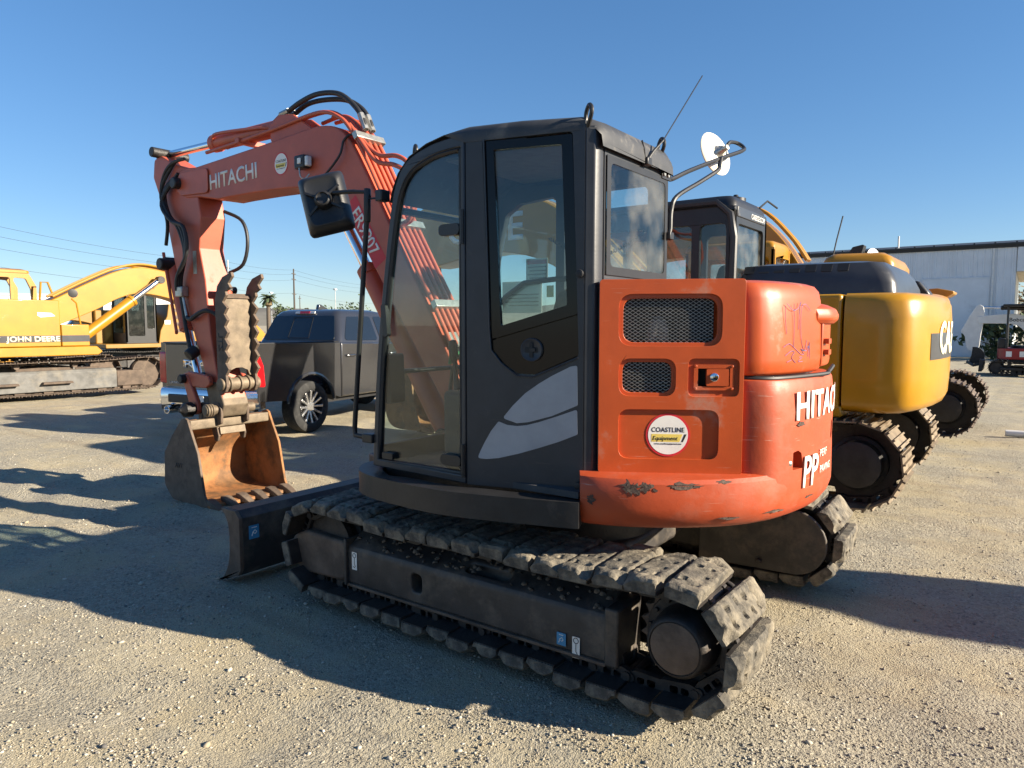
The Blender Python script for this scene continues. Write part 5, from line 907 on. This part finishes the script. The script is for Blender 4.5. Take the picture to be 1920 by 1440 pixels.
MB().plate(rpoly([(5.6, 2.25), (5.95, 2.18), (5.95, 2.5), (5.7, 2.58)], .06), [], lambda u, v, w: (u, -.752 - w, v), 0, .004).build('boom_emblem', M_INK, JB); MB().plate(rpoly([(5.66, 2.34), (5.92, 2.28), (5.90, 2.36), (5.7, 2.42)], .03), [], lambda u, v, w: (u, -.756 - w, v), 0, .004).build('emblem_mark', M_WHITE, JB)
cy = cylinder('boom_cylinder', (2.5, -.98, 1.32), (4.55, -.98, 2.86), .66, .13, .065, JD)
for o in [cy] + list(cy.children): 
    if o.data.materials[0] == M_BOOM: o.data.materials[0] = M_YEL
cy.data.materials[0] = M_YEL
gx_boom(JD, [(6.5, 2.5), (7.0, 2.2), (8.0, 1.3), (8.1, .9)], [(7.8, .8), (7.0, 1.4), (6.3, 1.8), (6.2, 2.3)], -.7, -.3, M_YEL, 'arm'); gx_bucket(JD, (8.0, -.5, 1.0), 1.1, M_YEL, .9)

# ---- tan and yellow excavator further back
CT = thing('excavator', 'tan and yellow excavator with dark cab under the old yellow boom', 'excavator', (23.5, -8.95, 0), R(90))
gx_tracks(CT, 3.6, .34, .45, 1.1, .6, 44, M_DKST, M_FRAME, M_DKST)
MB().loft(cw_loops(-2.1, -1.35, 1.35, 1.05, 2.35, .1)).build('counterweight', M_YEL, CT)
MB().plate(rect(-2.05, 1.30, -1.4, 1.36), [], lambda u, v, w: (u, 1.352 + w, v), 0, .004).build('reflector_strip', M_TAIL, CT)
MB().prism([(-1.4, 1.05), (-.02, 1.05), (-.10, 1.5), (-.35, 2.0), (-.42, 2.42), (-1.4, 2.42)], 'y', .4, 1.34).build('engine_side', M_CAT, CT, .02)
for k in range(4): MB().plate(rpoly(rect(-1.15, 2.15 - k * .24, -.60, 2.27 - k * .24), .015), [], lambda u, v, w: (u, 1.342 + w, v), -.004, .004).build('louvre', M_RUSTF, CT)
MB().plate(rpoly(rect(-.45, 1.72, -.25, 1.86), .01), [], lambda u, v, w: (u, 1.343 + w, v), -.003, .004).build('emblem', M_WHITE, CT)
MB().box(-1.4, 1.6, -1.3, .35, 1.05, 2.2).build('right_housing', M_CAT, CT, .04); MB().prism([(-1.4, .92), (1.75, .92), (1.75, 1.06), (-1.4, 1.06)], 'y', -1.3, 1.36).build('deck', M_CAT, CT, .02)
gx_cab(CT, .02, 1.12, .4, 1.34, 1.07, 2.9, M_BLACK, G_LIGHT, sill=.5)
gx_boom(CT, [(3.7, 2.0), (2.9, 2.35), (1.9, 2.25), (1.0, 1.9)], [(1.0, 1.5), (1.9, 1.8), (2.8, 1.85), (3.6, 1.6)], -.25, .2, M_CAT); gx_boom(CT, [(3.6, 2.1), (3.9, 1.9), (4.1, 1.3), (4.0, 1.1)], [(3.8, 1.1), (3.6, 1.6), (3.45, 1.9)], -.2, .15, M_CAT, 'arm')
gx_bucket(CT, (3.9, 0, 1.25), 1.15, M_YEL, .9, 1, R(-25))

# ---- two more machines of the row stand outside the frame; their shadows cross the gravel
OF = thing('excavator', 'yellow excavator standing in line behind the orange one', 'excavator', (-11.1, -2.95, 0), 0)
gx_tracks(OF, 3.4, .34, .46, 1.05, .55, 44, M_TRKB, M_FRAME, M_DKST)
MB().loft(cw_loops(-2.1, -1.5, 1.3, .95, 2.0, .1)).build('counterweight', M_YEL, OF); MB().box(-1.5, 1.4, -1.28, 1.28, .95, 1.5).build('engine_housing', M_YEL, OF, .04); MB().box(-1.5, -.3, -1.28, 1.28, 1.5, 2.0).build('engine_hood', M_YEL, OF, .05)
gx_cab(OF, -.25, 1.35, .28, 1.26, 1.4, 2.8, M_BLACK, G_REAR, sill=.7)
gx_boom(OF, [(4.6, 2.35), (3.6, 2.75), (2.2, 2.5), (.9, 1.9)], [(.9, 1.5), (2.2, 2.1), (3.6, 2.3), (4.5, 2.0)], -.22, .16, M_YEL); gx_boom(OF, [(4.5, 2.5), (4.8, 2.3), (4.9, .9)], [(4.6, .8), (4.5, 1.5), (4.3, 2.2)], -.2, .14, M_YEL, 'arm'); gx_bucket(OF, (4.7, -.03, .98), .8, M_RUST, .8)
O2 = copy_tree(OF); O2.location = (-4.95, 3.42, 0); O2.rotation_euler = (0, 0, R(90)); O2['label'] = 'yellow excavator parked behind the photographer'

# ---- grey pickup
TK = thing('pickup_truck', 'grey crew cab pickup truck parked behind the rusty bucket', 'pickup truck', (7.77, -3.15, 0), R(-80))
def arch(cx, r, z0, n=14): return [(cx + r * math.cos(a), .40 + r * math.sin(a)) for a in [math.pi - math.asin(min(1, (z0 - .40) / r)) - k * (math.pi - 2 * math.asin(min(1, (z0 - .40) / r))) / n for k in range(n + 1)]]
low = [(-1.10, .58), (-.50, .55)] + arch(0, .52, .55) + [(.56, .50), (3.12, .50)] + arch(3.67, .52, .55) + [(4.35, .58), (4.62, .70), (4.66, 1.0), (4.5, 1.16)]
bedside = low[:17] + [(.70, .50), (.70, 1.40), (-1.10, 1.42)]
for s in (1, -1):
    q = MB().prism(bedside, 'y', min(s * .88, s * 1.0), max(s * .88, s * 1.0)).build('bed_side', M_TRUCK, TK, .05, 4)
    MB().box(-1.08, .69, min(s * .90, s * .985), max(s * .90, s * .985), 1.405, 1.428).build('bed_rail_cap', M_TRIM, TK, .008); MB().box(.702, .733, min(s * .87, s * .975), max(s * .87, s * .975), .52, 1.39).build('cab_gap', M_TRIM, TK)
    MB().prism([(.735, .50), (1.93, .50), (1.93, 1.38), (.735, 1.40)], 'y', min(s * .87, s * .995), max(s * .87, s * .995)).build('rear_door', M_TRUCK, TK, .03, 3); MB().prism([(1.94, .50), (3.10, .50), (3.12, .7), (3.05, 1.33), (1.94, 1.38)], 'y', min(s * .87, s * .995), max(s * .87, s * .995)).build('front_door', M_TRUCK, TK, .03, 3)
    MB().prism([(3.12, .52)] + arch(3.67, .52, .55) + [(4.35, .58), (4.62, .70), (4.66, 1.0), (4.5, 1.16), (3.07, 1.31)], 'y', min(s * .84, s * .99), max(s * .84, s * .99)).build('front_fender', M_TRUCK, TK, .03, 3)
    for cx in (0, 3.67): MB().tube([(x, s * 1.0, z) for x, z in arch(cx, .535, .50)], .03, 6).build('fender_flare', M_TRUCK, TK)
    for x in (.86, 2.08): o = MB().tube(crom([(x, s * .995, 1.18), (x + .02, s * 1.03, 1.18), (x + .2, s * 1.03, 1.185), (x + .22, s * .995, 1.185)], 3), .017, 8).build('door_handle', M_TRUCK, TK)
    MB().prism(rpoly([(-1.14, .80), (-.95, .78), (-.98, 1.10), (-1.06, 1.27), (-1.14, 1.28)], .04), 'y', min(s * .85, s * 1.006), max(s * .85, s * 1.006)).build('tail_light', M_TAIL, TK, .02, 3)
    MB().box(2.55, 2.70, min(s * 1.0, s * 1.25), max(s * 1.0, s * 1.25), 1.33, 1.58).build('door_mirror', M_TRUCK, TK, .04, 3)
    ym = lambda v: .905 - .24 * (v - 1.38) / .55
    pw = [[(.95, 1.43), (1.86, 1.42), (1.86, 1.84), (1.22, 1.83)], [(1.95, 1.42), (2.82, 1.40), (2.45, 1.84), (1.95, 1.84)]]
    for w_ in pw: MB().plate(rpoly(w_, .05), [], lambda u, v, w: (u, s * (ym(v) + .004 + w), v), -.004, .006).build('side_window', M_CARGL, TK)
def cab_loop(x0, x1, y, z): return [(x, yy, z) for x, yy in rpoly([(x0, -y), (x1, -y), (x1, y), (x0, y)], [.12, .25, .25, .12], 4)]
MB().loft([cab_loop(.76, 3.15, .905, 1.36), cab_loop(.80, 3.0, .89, 1.42), cab_loop(1.00, 2.45, .70, 1.86), cab_loop(1.06, 2.36, .65, 1.92), cab_loop(1.16, 2.2, .56, 1.955), cab_loop(1.4, 2.0, .3, 1.965)]).build('cab_shell', M_TRUCK, TK)
rwm = lambda u, v, w: (.800 + (v - 1.42) * .4545 - w * .91, u, v + w * .41)
rw = MB().plate(rpoly([(-.80, 1.43), (.80, 1.43), (.66, 1.84), (-.66, 1.84)], .05), [], rwm, 0, .012).build('rear_window', M_CARGL, TK); MB().plate(rpoly([(-.24, 1.45), (.24, 1.45), (.22, 1.82), (-.22, 1.82)], .02), [rpoly([(-.22, 1.47), (.22, 1.47), (.20, 1.80), (-.20, 1.80)], .02)], rwm, .012, .016).build('sliding_pane_frame', M_TRIM, rw)
MB().plate(rect(-.22, 1.875, .22, 1.915), [], rwm, .0, .02).build('third_brake_light', M_LENS, TK, .006); MB().plate(rect(-.11, 1.876, .11, 1.914), [], rwm, .018, .024).build('brake_light_lens', M_TAIL, TK)
MB().prism([(1.30, 1.95), (1.62, 1.95), (1.38, 2.05), (1.33, 2.05)], 'y', -.035, .035).build('shark_fin_aerial', M_TRUCK, TK, .012)
MB().box(-1.0, .70, -.87, .87, .62, .72).build('bed_floor', M_TRIM, TK); MB().box(.64, .72, -.87, .87, .62, 1.38).build('bed_front_wall', M_TRIM, TK); MB().box(.5, 3.4, -.86, .86, .42, .6).build('chassis', M_TRIM, TK)
MB().loft([[(3.0, -.84, z0), (3.0, .84, z0), (4.62, .80, z1), (4.62, -.80, z1)] for z0, z1 in ((.6, .6), (1.28, 1.10), (1.33, 1.15))]).build('hood', M_TRUCK, TK, .05, 3); MB().box(4.60, 4.72, -.8, .8, .62, 1.05).build('grille', M_TRIM, TK, .04)
TG = MB().box(-1.155, -1.09, -.845, .845, .66, 1.41).build('tailgate', M_TRUCK, TK, .02, 3); MB().box(-1.165, -1.10, -.82, .82, 1.385, 1.425).build('tailgate_spoiler', M_TRIM, TG, .012)
text('lettering', 'RAM', .115, M_CHROME, TG, lambda u, v, w: (-1.157 - w, .0 - u, 1.05 + v), .03, 0, 2.5, .5, .002, .012, 1.15); text('lettering', 'LARAMIE', .035, M_ALLOY, TG, lambda u, v, w: (-1.157 - w, .62 - u, .80 + v), .01, 0, 1.4)
MB().loft([[(-1.30 + dx, y, z) for dx, z in ((.02, .50), (0, .56), (0, .68), (.04, .74), (.16, .74), (.16, .50))] if abs(y) < .8 else [(-1.30 + dx + (abs(y) - .8) * 1.1, y, z) for dx, z in ((.02, .47), (0, .53), (0, .70), (.03, .745), (.12, .745), (.12, .47))] for y in (-1.0, -.95, -.85, -.8, -.5, 0, .5, .8, .85, .95, 1.0)]).build('rear_bumper', M_CHROME, TK, .012)
MB().box(-1.318, -1.20, -.62, .62, .53, .66).build('bumper_step', M_TRIM, TK, .02); MB().plate(rpoly(rect(-.15, .54, .15, .65), .02), [], lambda u, v, w: (-1.32 - w, u, v), -.002, .006).build('licence_plate', M_WHT2, TK)
MB().box(-1.22, -1.0, -.9, .9, .40, .48).build('rear_valance', M_TRIM, TK, .02); MB().lathe((-1.34, .62, .42), (1, 0, 0), [(.06, .0), (.06, .05), (0, .052), (0, .062), (.3, .062), (.3, .0)], 18).build('exhaust_tip', M_CHROME, TK)
def wheel(x, s):
    c = Vector((x, s * .87, .405)); ax = Vector((0, s, 0))
    W = MB().lathe(c, ax, [(-.14, .27), (-.14, .36), (-.12, .395), (-.09, .405), (.09, .405), (.115, .395), (.135, .355), (.14, .30), (.125, .27), (.12, .262), (-.1, .262)], 44).build('tyre', M_TYRE, TK)
    MB().lathe(c, ax, [(-.08, .0), (-.08, .262), (.118, .272), (.132, .265), (.125, .25), (.05, .235), (.04, .08), (.07, .07), (.08, .04), (.08, 0)], 40).build('rim', M_DKALLOY, W)
    for k in range(6):
        b = MB()
        for d in (-1, 1):
            a0 = 2 * math.pi * k / 6 + .26; e0 = Vector((math.cos(a0), 0, math.sin(a0))); a1 = a0 + d * .27; e1 = Vector((math.cos(a1), 0, math.sin(a1))); t0 = Vector((-e0.z, 0, e0.x)); p0 = c + ax * .085 + e0 * .06 + t0 * d * .012; p1 = c + ax * .118 + e1 * .255
            t = (p1 - p0).cross(ax).normalized(); b.loft([[p + t * w_ + ax * .012, p - t * w_ + ax * .012, p - t * w_ * 1.2 - ax * .03, p + t * w_ * 1.2 - ax * .03] for p, w_ in ((p0, .018), ((p0 + p1) / 2, .015), (p1, .020))])
        b.build('spoke_pair', M_ALLOY, W, .004)
    MB().lathe(c + ax * .08, ax, [(0, .075), (.02, .07), (.025, .03), (.024, 0)], 20).build('hub_cap', M_ALLOY, W)
for x in (0, 3.67):
    for s in (1, -1): wheel(x, s)

# ---- white and red mini excavator in front of the shed
BB = thing('mini_excavator', 'small white and red excavator with raised white boom in front of the grey shed', 'mini excavator', (-2.38, -25.7, 0), 0)
gx_tracks(BB, 1.9, .19, .27, .70, .36, 36, M_BLACK, M_DKST, M_DKST, .02, (.16, .36))
MB().loft([[(x, y, z) for x, y in rpoly([(-1.0, -.75), (.75, -.75), (.95, -.3), (.95, .5), (.7, .78), (-1.0, .78)], .25, 5)] for z in (.55, .58, .88, .92)]).build('deck', M_REDP, BB, .02); MB().loft([[(x, y, z) for x, y in rpoly([(-1.02 + i_, -.72 + i_), (-.25, -.72 + i_), (-.25, .72 - i_), (-1.02 + i_, .72 - i_)], .28, 5)] for z, i_ in ((.92, 0), (1.25, .02), (1.45, .10), (1.5, .22))]).build('engine_hood', M_REDP, BB)
for x in (.25, .62): MB().plate(rect(-.08, -.09, .08, .09), [], lambda u, v, w: (x + u, .782 + w, .73 + v), 0, .005).build('warning_decal', M_WHITE, BB)
MB().box(-.25, .2, -.1, .45, 1.0, 1.15).build('seat_cushion', M_SEAT, BB, .05); MB().box(-.32, -.2, -.1, .45, 1.1, 1.65).build('seat_backrest', M_SEAT, BB, .05)
for x in (-.6, .7):
    for y in (-.3, .72): MB().tube([(x, y, .9), (x, y, 2.3)], .03, 8).build('canopy_post', M_BLACK, BB)
MB().box(-.75, .85, -.38, .80, 2.30, 2.38).build('canopy_roof', M_BLACK, BB, .03); MB().box(.72, .95, .1, .6, .9, 1.25).build('control_console', M_BLACK, BB, .04)
o = gx_boom(BB, [(1.6, 1.98), (1.0, 2.05), (.3, 2.02), (-.2, 1.6), (-.15, .9)], [(.1, .9), (.2, 1.4), (.5, 1.70), (1.05, 1.74), (1.55, 1.74)], -.1, .14, M_WHT2); text('lettering', 'Bobcat', .125, M_INK, o, lambda u, v, w: (.42 - u, .142 + w, 1.81 + v), .015)
gx_boom(BB, [(1.42, 2.32), (1.62, 2.34), (2.02, 1.55), (2.02, 1.45)], [(1.92, 1.3), (1.82, .85), (1.52, .85), (1.45, 1.4), (1.37, 2.0)], -.09, .13, M_WHT2, 'arm'); cylinder('arm_cylinder', (.0, .02, 2.24), (1.50, .02, 2.30), .62, .07, .035, BB).data.materials[0] = M_BLACK
gx_bucket(BB, (1.67, 0, .92), .5, M_DKST, .55, -1); MB().prism([(1.35, .12), (1.45, .12), (1.42, .55), (1.3, .5)], 'y', -.8, .8).build('dozer_blade', M_DKST, BB, .01)
b = MB().tube([(1.3, .6, .4), (1.6, .6, .32), (1.8, .3, .42)], .05, 6).build('linkage', M_DKST, BB)

# ---- metal shed
SH = thing('metal_shed', 'long grey corrugated metal shed with dark roof trim and open bay at its right end', 'building', (0, 0, 0))
for k in range(16):   # ribbed panels
    x0 = -1.58 + k * .92; prof_ = [(x0 + .004, 0)]
    for j in range(3): q = x0 + .153 + j * .306; prof_ += [(q - .05, 0), (q - .03, .035), (q + .03, .035), (q + .05, 0)]
    prof_ += [(x0 + .916, 0), (x0 + .916, -.08), (x0 + .004, -.08)]
    MB().prism([(x, -40.5 + y) for x, y in prof_], 'z', -.02, 5.62).build('wall_panel', M_SIDING, SH)
MB().box(-9, 14.0, -40.66, -40.40, 5.62, 5.84).build('roof_trim', M_DKTRIM, SH, .01); MB().prism([(-40.3, 5.85), (-46, 6.5), (-52, 5.85), (-52, 5.75), (-46, 6.35), (-40.3, 5.75)], 'x', -9, 14).build('roof', M_DKTRIM, SH)
for k in range(26): MB().box(-8.8 + k * .9, -8.72 + k * .9, -40.42, -40.32, 5.84, 5.91).build('roof_rib_end', M_DKTRIM, SH)
MB().box(-9, -1.62, -40.6, -40.44, 4.40, 5.62).build('bay_fascia', M_SIDING, SH); MB().box(-9, -1.62, -51.5, -40.62, 4.38, 4.46).build('bay_soffit', mat('beige_soffit', (.55, .50, .42), .8), SH); MB().box(-1.60, -1.45, -51.5, -40.6, 0, 5.6).build('bay_wall', M_SIDING, SH); MB().box(13.0, 13.15, -51.5, -40.58, 0, 5.7).build('end_wall', M_SIDING, SH); MB().box(-1.4, 13.1, -51.6, -51.45, 0, 5.7).build('back_wall', M_SIDING, SH); MB().box(-8.9, -8.6, -40.7, -40.4, 0, 4.4).build('bay_post', M_SIDING, SH)
DR = MB().box(-.45, 2.5, -40.46, -40.42, .02, 4.12).build('sliding_door', M_SIDING, SH, .01)
for x0, x1, z0, z1 in ((-.5, -.45, 0, 4.17), (2.5, 2.55, 0, 4.17), (-.45, 2.5, 4.12, 4.17)): MB().box(x0, x1, -40.46, -40.405, z0, z1).build('door_trim', M_SIDING, DR)
MB().tube([(-.62, -40.38, 5.6), (-.62, -40.38, .1)], .05, 8).build('downspout', M_WHT2, SH); MB().tube([(3.95, -42, 5.9), (3.95, -42, 6.7)], .05, 6).build('roof_vent_pipe', M_GALV, SH)

# ---- white pipe on the ground, far vehicles
tag(MB().tube([(-2.05, -9.25, .05), (-5.6, -9.6, .05)], .05, 14).build('pipe', M_WHT2), 'white plastic pipe lying on the gravel at the right edge', 'pipe')
def far_car(name, label, cat, loc, rz, m, h=1.7, L_=4.6, suv=True):
    T = thing(name, label, cat, loc, rz); zb = h * .58
    MB().loft([[(x, y * k, z) for x, y in rpoly(rect(-L_ / 2 + i_, -.92, L_ / 2 - i_, .92), .2, 3)] for z, i_, k in ((.32, .05, .97), (.6, 0, 1), (zb - .05, .03, 1), (zb, .10, .96))]).build('body', m, T)
    xr = -L_ / 2 + (.15 if suv else .9); MB().loft([[(x, y, z) for x, y in rpoly(rect(x0, -w, x1, w), .12, 3)] for z, x0, x1, w in ((zb - .02, xr, L_ / 2 - 1.1, .84), (h - .08, xr + .25, L_ / 2 - 1.9, .68), (h, xr + .4, L_ / 2 - 2.05, .58))]).build('cabin', m, T)
    MB().loft([[(x, y, z) for x, y in rpoly(rect(x0, -w, x1, w), .1, 3)] for z, x0, x1, w in ((zb + .04, xr + .02, L_ / 2 - 1.13, .855), (h - .14, xr + .24, L_ / 2 - 1.80, .715))]).build('windows', M_CARGL, T)
    for x in (-L_ * .31, L_ * .31):
        for s in (1, -1): w_ = MB().lathe((x, s * .80, .33), (0, s, 0), [(-.1, .2), (-.1, .33), (.1, .33), (.12, .22)], 18).build('tyre', M_TYRE, T); MB().lathe((x, s * .80, .33), (0, s, 0), [(.1, .22), (.125, .2), (.12, 0)], 14).build('rim', M_ALLOY, w_)
    for s in (.62, -.62):
        MB().box(L_ / 2 - .1, L_ / 2 + .01, s - .17, s + .17, zb - .28, zb - .14).build('headlight', M_LENS, T, .02); MB().box(-L_ / 2 - .01, -L_ / 2 + .1, s - .15, s + .15, zb - .30, zb - .1).build('tail_light', M_TAIL, T, .02)
    return T
far_car('car', 'black sport utility car facing this way, beyond the old yellow bucket', 'car', (47.5, -18.2, 0), R(168), mat('black_car_paint', (.012, .013, .016), .25, .3, .05, 3, None, 0, 1, 0, 1, .6))
far_car('car', 'white car parked next to the black sport utility car', 'car', (50.5, -21.5, 0), R(172), M_WHT2); far_car('car', 'red car in the far row behind the white one', 'car', (66, -27.5, 0), R(80), M_REDP); far_car('car', 'silver car in the far row left of the red one', 'car', (65.5, -22.5, 0), R(85), M_GALV); far_car('van', 'white van in the far row, tallest of the parked cars', 'van', (80, -31, 0), R(80), M_WHT2, 2.4, 5.6)
HB = thing('warehouse', 'low white warehouse with dark window band far behind the old yellow cab', 'building', (222, -80, 0), R(-20)); MB().box(-8, 8, -45, 22, 0, 9.5).build('wall', M_WHT2, HB); MB().box(-8.2, 8.2, -45.2, 22.2, 9.5, 10.2).build('parapet', M_GALV, HB); 
for k in range(9): MB().box(-8.1, -7.9, -43 + k * 7, -38 + k * 7, 4.5, 7.5).build('window', M_CARGL, HB)

# ---- utility poles, wires, lamp posts
def pole(label, x, y, h, m, r=.16, arms=(1.0, 2.2), ins=.9):
    T = thing('utility_pole', label, 'utility pole', (x, y, 0)); MB().tube([(0, 0, 0), (0, 0, h)], [r, r * .6], 8).build('pole_shaft', m, T)
    for a in arms: MB().box(-.06, .06, -ins, ins, h - a - .06, h - a + .06, Matrix.Rotation(R(35), 4, 'Z')).build('crossarm', M_WOOD, T); 
    return T
P1 = pole('pale metal utility pole rising behind the thumb', 98, -59.8, 11.7, M_GALV, .22, (1.2, 3.0, 4.8), .7); P2 = pole('brown wooden utility pole above the pickup roof', 107.4, -79, 12.0, M_WOOD, .2, (.9, 1.9, 4.6), 1.1); P3 = pole('thin wooden utility pole far right of the palm, behind the pickup roof', 128, -96, 8.2, M_WOOD, .12, (.6,), .8)
def wire(a, c, sag, label):
    a = Vector(a); c = Vector(c); pts = [a.lerp(c, t / 12) - Vector((0, 0, sag * 4 * (t / 12) * (1 - t / 12))) for t in range(13)]
    return tag(MB().tube(pts, .017, 4).build('power_line', M_HOSE), label, 'wire', 'power lines between the poles')
D = Vector((9.4, -19.2, 0)).normalized()
for k, (h1, h2, nm) in enumerate(((11.4, 11.8, 'topmost'), (10.4, 11.0, 'second highest'), (9.2, 10.0, 'third highest'), (7.4, 7.6, 'lowest'))):
    wire((98, -59.8, h1), (107.4, -79, h2), .35, nm + ' power line between the pale pole and the wooden pole'); wire((107.4, -79, h2), (126, -117, h2 - .6), .6, nm + ' power line running right from the wooden pole'); wire((98, -59.8, h1), (80, -22, h1 + .2), .6, nm + ' power line running left from the pale pole')
for i, (x, y, h, lb) in enumerate(((116.3, -96.1, 9.2, 'twin headed lamp post right of the wooden utility pole'), (125, -60, 9.0, 'thin lamp post seen through the old yellow cab'), (146, -101.5, 9.5, 'thin lamp post beside the palm'))):
    T = thing('lamp_post', lb, 'lamp post', (x, y, 0)); MB().tube([(0, 0, 0), (0, 0, h)], [.12, .07], 8).build('post', M_GALV, T); MB().tube([(-.5, .5, h - .1), (0, 0, h - .35), (.5, -.5, h - .1)], .05, 6).build('bracket', M_GALV, T)
    for s in (1, -1): MB().box(.5 * s - .25, .5 * s + .25, -.5 * s - .25, -.5 * s + .25, h - .1, h + .15).build('lamp_head', M_GALV, T)
# ---- trees
def tree(name, label, loc, h, w, m, n=900, trunk=.3, leaf=.35, seed=1, cat='tree', z0=.25):
    T = thing(name, label, cat, loc); r = random.Random(seed); MB().tube([(0, 0, 0), (.1, 0, h * .3), (0, .1, h * .6)], [trunk, trunk * .7, trunk * .3], 8).build('trunk', M_BARK, T)
    cl = [Vector((r.gauss(0, w * .28), r.gauss(0, w * .28), h * (z0 + (1 - z0) * r.random() ** .8) * .95)) for _ in range(22)]
    for k in range(7): c = cl[k]; MB().tube([(0, 0, h * .3), c * .6 + Vector((0, 0, h * .12)), c], [trunk * .4, trunk * .2, .03], 5).build('limb', M_BARK, T)
    b = MB()
    for _ in range(n):
        c = r.choice(cl); p = c + Vector((r.gauss(0, 1), r.gauss(0, 1), r.gauss(0, .8))) * w * .11; a = Vector((r.gauss(0, 1), r.gauss(0, 1), r.gauss(0, 1))).normalized(); u = a.orthogonal().normalized() * leaf * r.uniform(.5, 1.2); v = a.cross(u).normalized() * leaf * .5
        b.add([p - u, p + v, p + u, p - v], [(0, 1, 2, 3)])
    me = bpy.data.meshes.new('crown'); me.from_pydata(b.v, [], b.f); kind(obj('crown', me, m, T), 'stuff'); return T
def palm(label, loc, h, seed):
    T = thing('palm_tree', label, 'palm tree', loc); r = random.Random(seed); MB().tube([(0, 0, 0), (.1, 0, h * .5), (0, 0, h)], [.55, .45, .42], 10).build('trunk', M_BARK, T)
    MB().lathe((0, 0, h - 2.2), (0, 0, 1), [(0, .5), (.4, 1.0), (1.6, .9), (2.2, .4)], 12).build('dead_frond_skirt', M_LEAF2, T)
    for k in range(38):
        a = r.uniform(0, 6.28); e_ = r.uniform(-.7, 1.2); L_ = r.uniform(1.6, 2.3); d = Vector((math.cos(a), math.sin(a), 0)); b = MB(); sp = [Vector((0, 0, h)) + d * (L_ * t * math.cos(e_ * (1 - t * .6))) + Vector((0, 0, L_ * t * math.sin(e_) - 1.1 * t * t)) for t in (0, .3, .6, .85, 1)]; s_ = d.cross(Vector((0, 0, 1)))
        for i in range(4):
            for q in (-1, 1): b.add([sp[i], sp[i + 1], sp[i + 1] + s_ * q * .42 * (1 - i * .18) + Vector((0, 0, -.15)), sp[i] + s_ * q * .35 + Vector((0, 0, -.1))], [(0, 1, 2, 3)])
        me = bpy.data.meshes.new('frond'); me.from_pydata(b.v, [], b.f); obj('frond', me, M_LEAF, T)
palm('tall fan palm standing left of the pickup roof', (143.4, -98.8, 0), 8.3, 3)
for i, (x, y, h, w, lb) in enumerate(((144, -104, 6.2, 5, 'small dark tree right of the palm trunk'), (139, -110, 5.6, 6, 'low round tree just over the rear of the pickup roof'), (132, -113, 6.6, 9, 'wide olive tree behind the pickup roof, below the lamp post'), (150, -88, 5.0, 6, 'low tree between the thumb and the palm'), (190, -60, 6, 10, 'dark tree far behind the old yellow boom'))): tree('tree', lb, (x, y, 0), h, w, M_LEAF if i % 2 == 0 else M_LEAF2, 500, .25, .45, 20 + i)
tree('tree', 'brown leaved tree seen through the open bay of the shed', (-4.5, -80, 0), 5.6, 8, M_LEAF2, 1500, .3, .3, 41); tree('shrub', 'dark green shrub behind the small white and red excavator', (-4.2, -38.5, 0), 2.4, 3.2, M_LEAF, 900, .1, .2, 45, 'shrub', .1); tree('shrub', 'leafy shrub left behind the raised white boom', (-1.2, -39.0, 0), 1.9, 2.2, M_LEAF, 700, .1, .2, 46, 'shrub', .1)
# ---- hills on the horizon
b = MB(); rows = []
for k in range(90):
    a = R(-54 - 70 + 140 * k / 89); d = 4200; h = 95 + 70 * noise.noise(Vector((k * .11, 3, 0))) + 26 * noise.noise(Vector((k * .35, 7, 0))); rows.append([(d * math.cos(a) * q, d * math.sin(a) * q, z) for q, z in ((.9, -5), (.95, h * .45), (1, h), (1.06, -5))])
b.loft(rows, False, False, False); kind(b.build('hills', mat('hill_scrub', (.16, .15, .125), .95, 0, .2, .004)), 'structure')
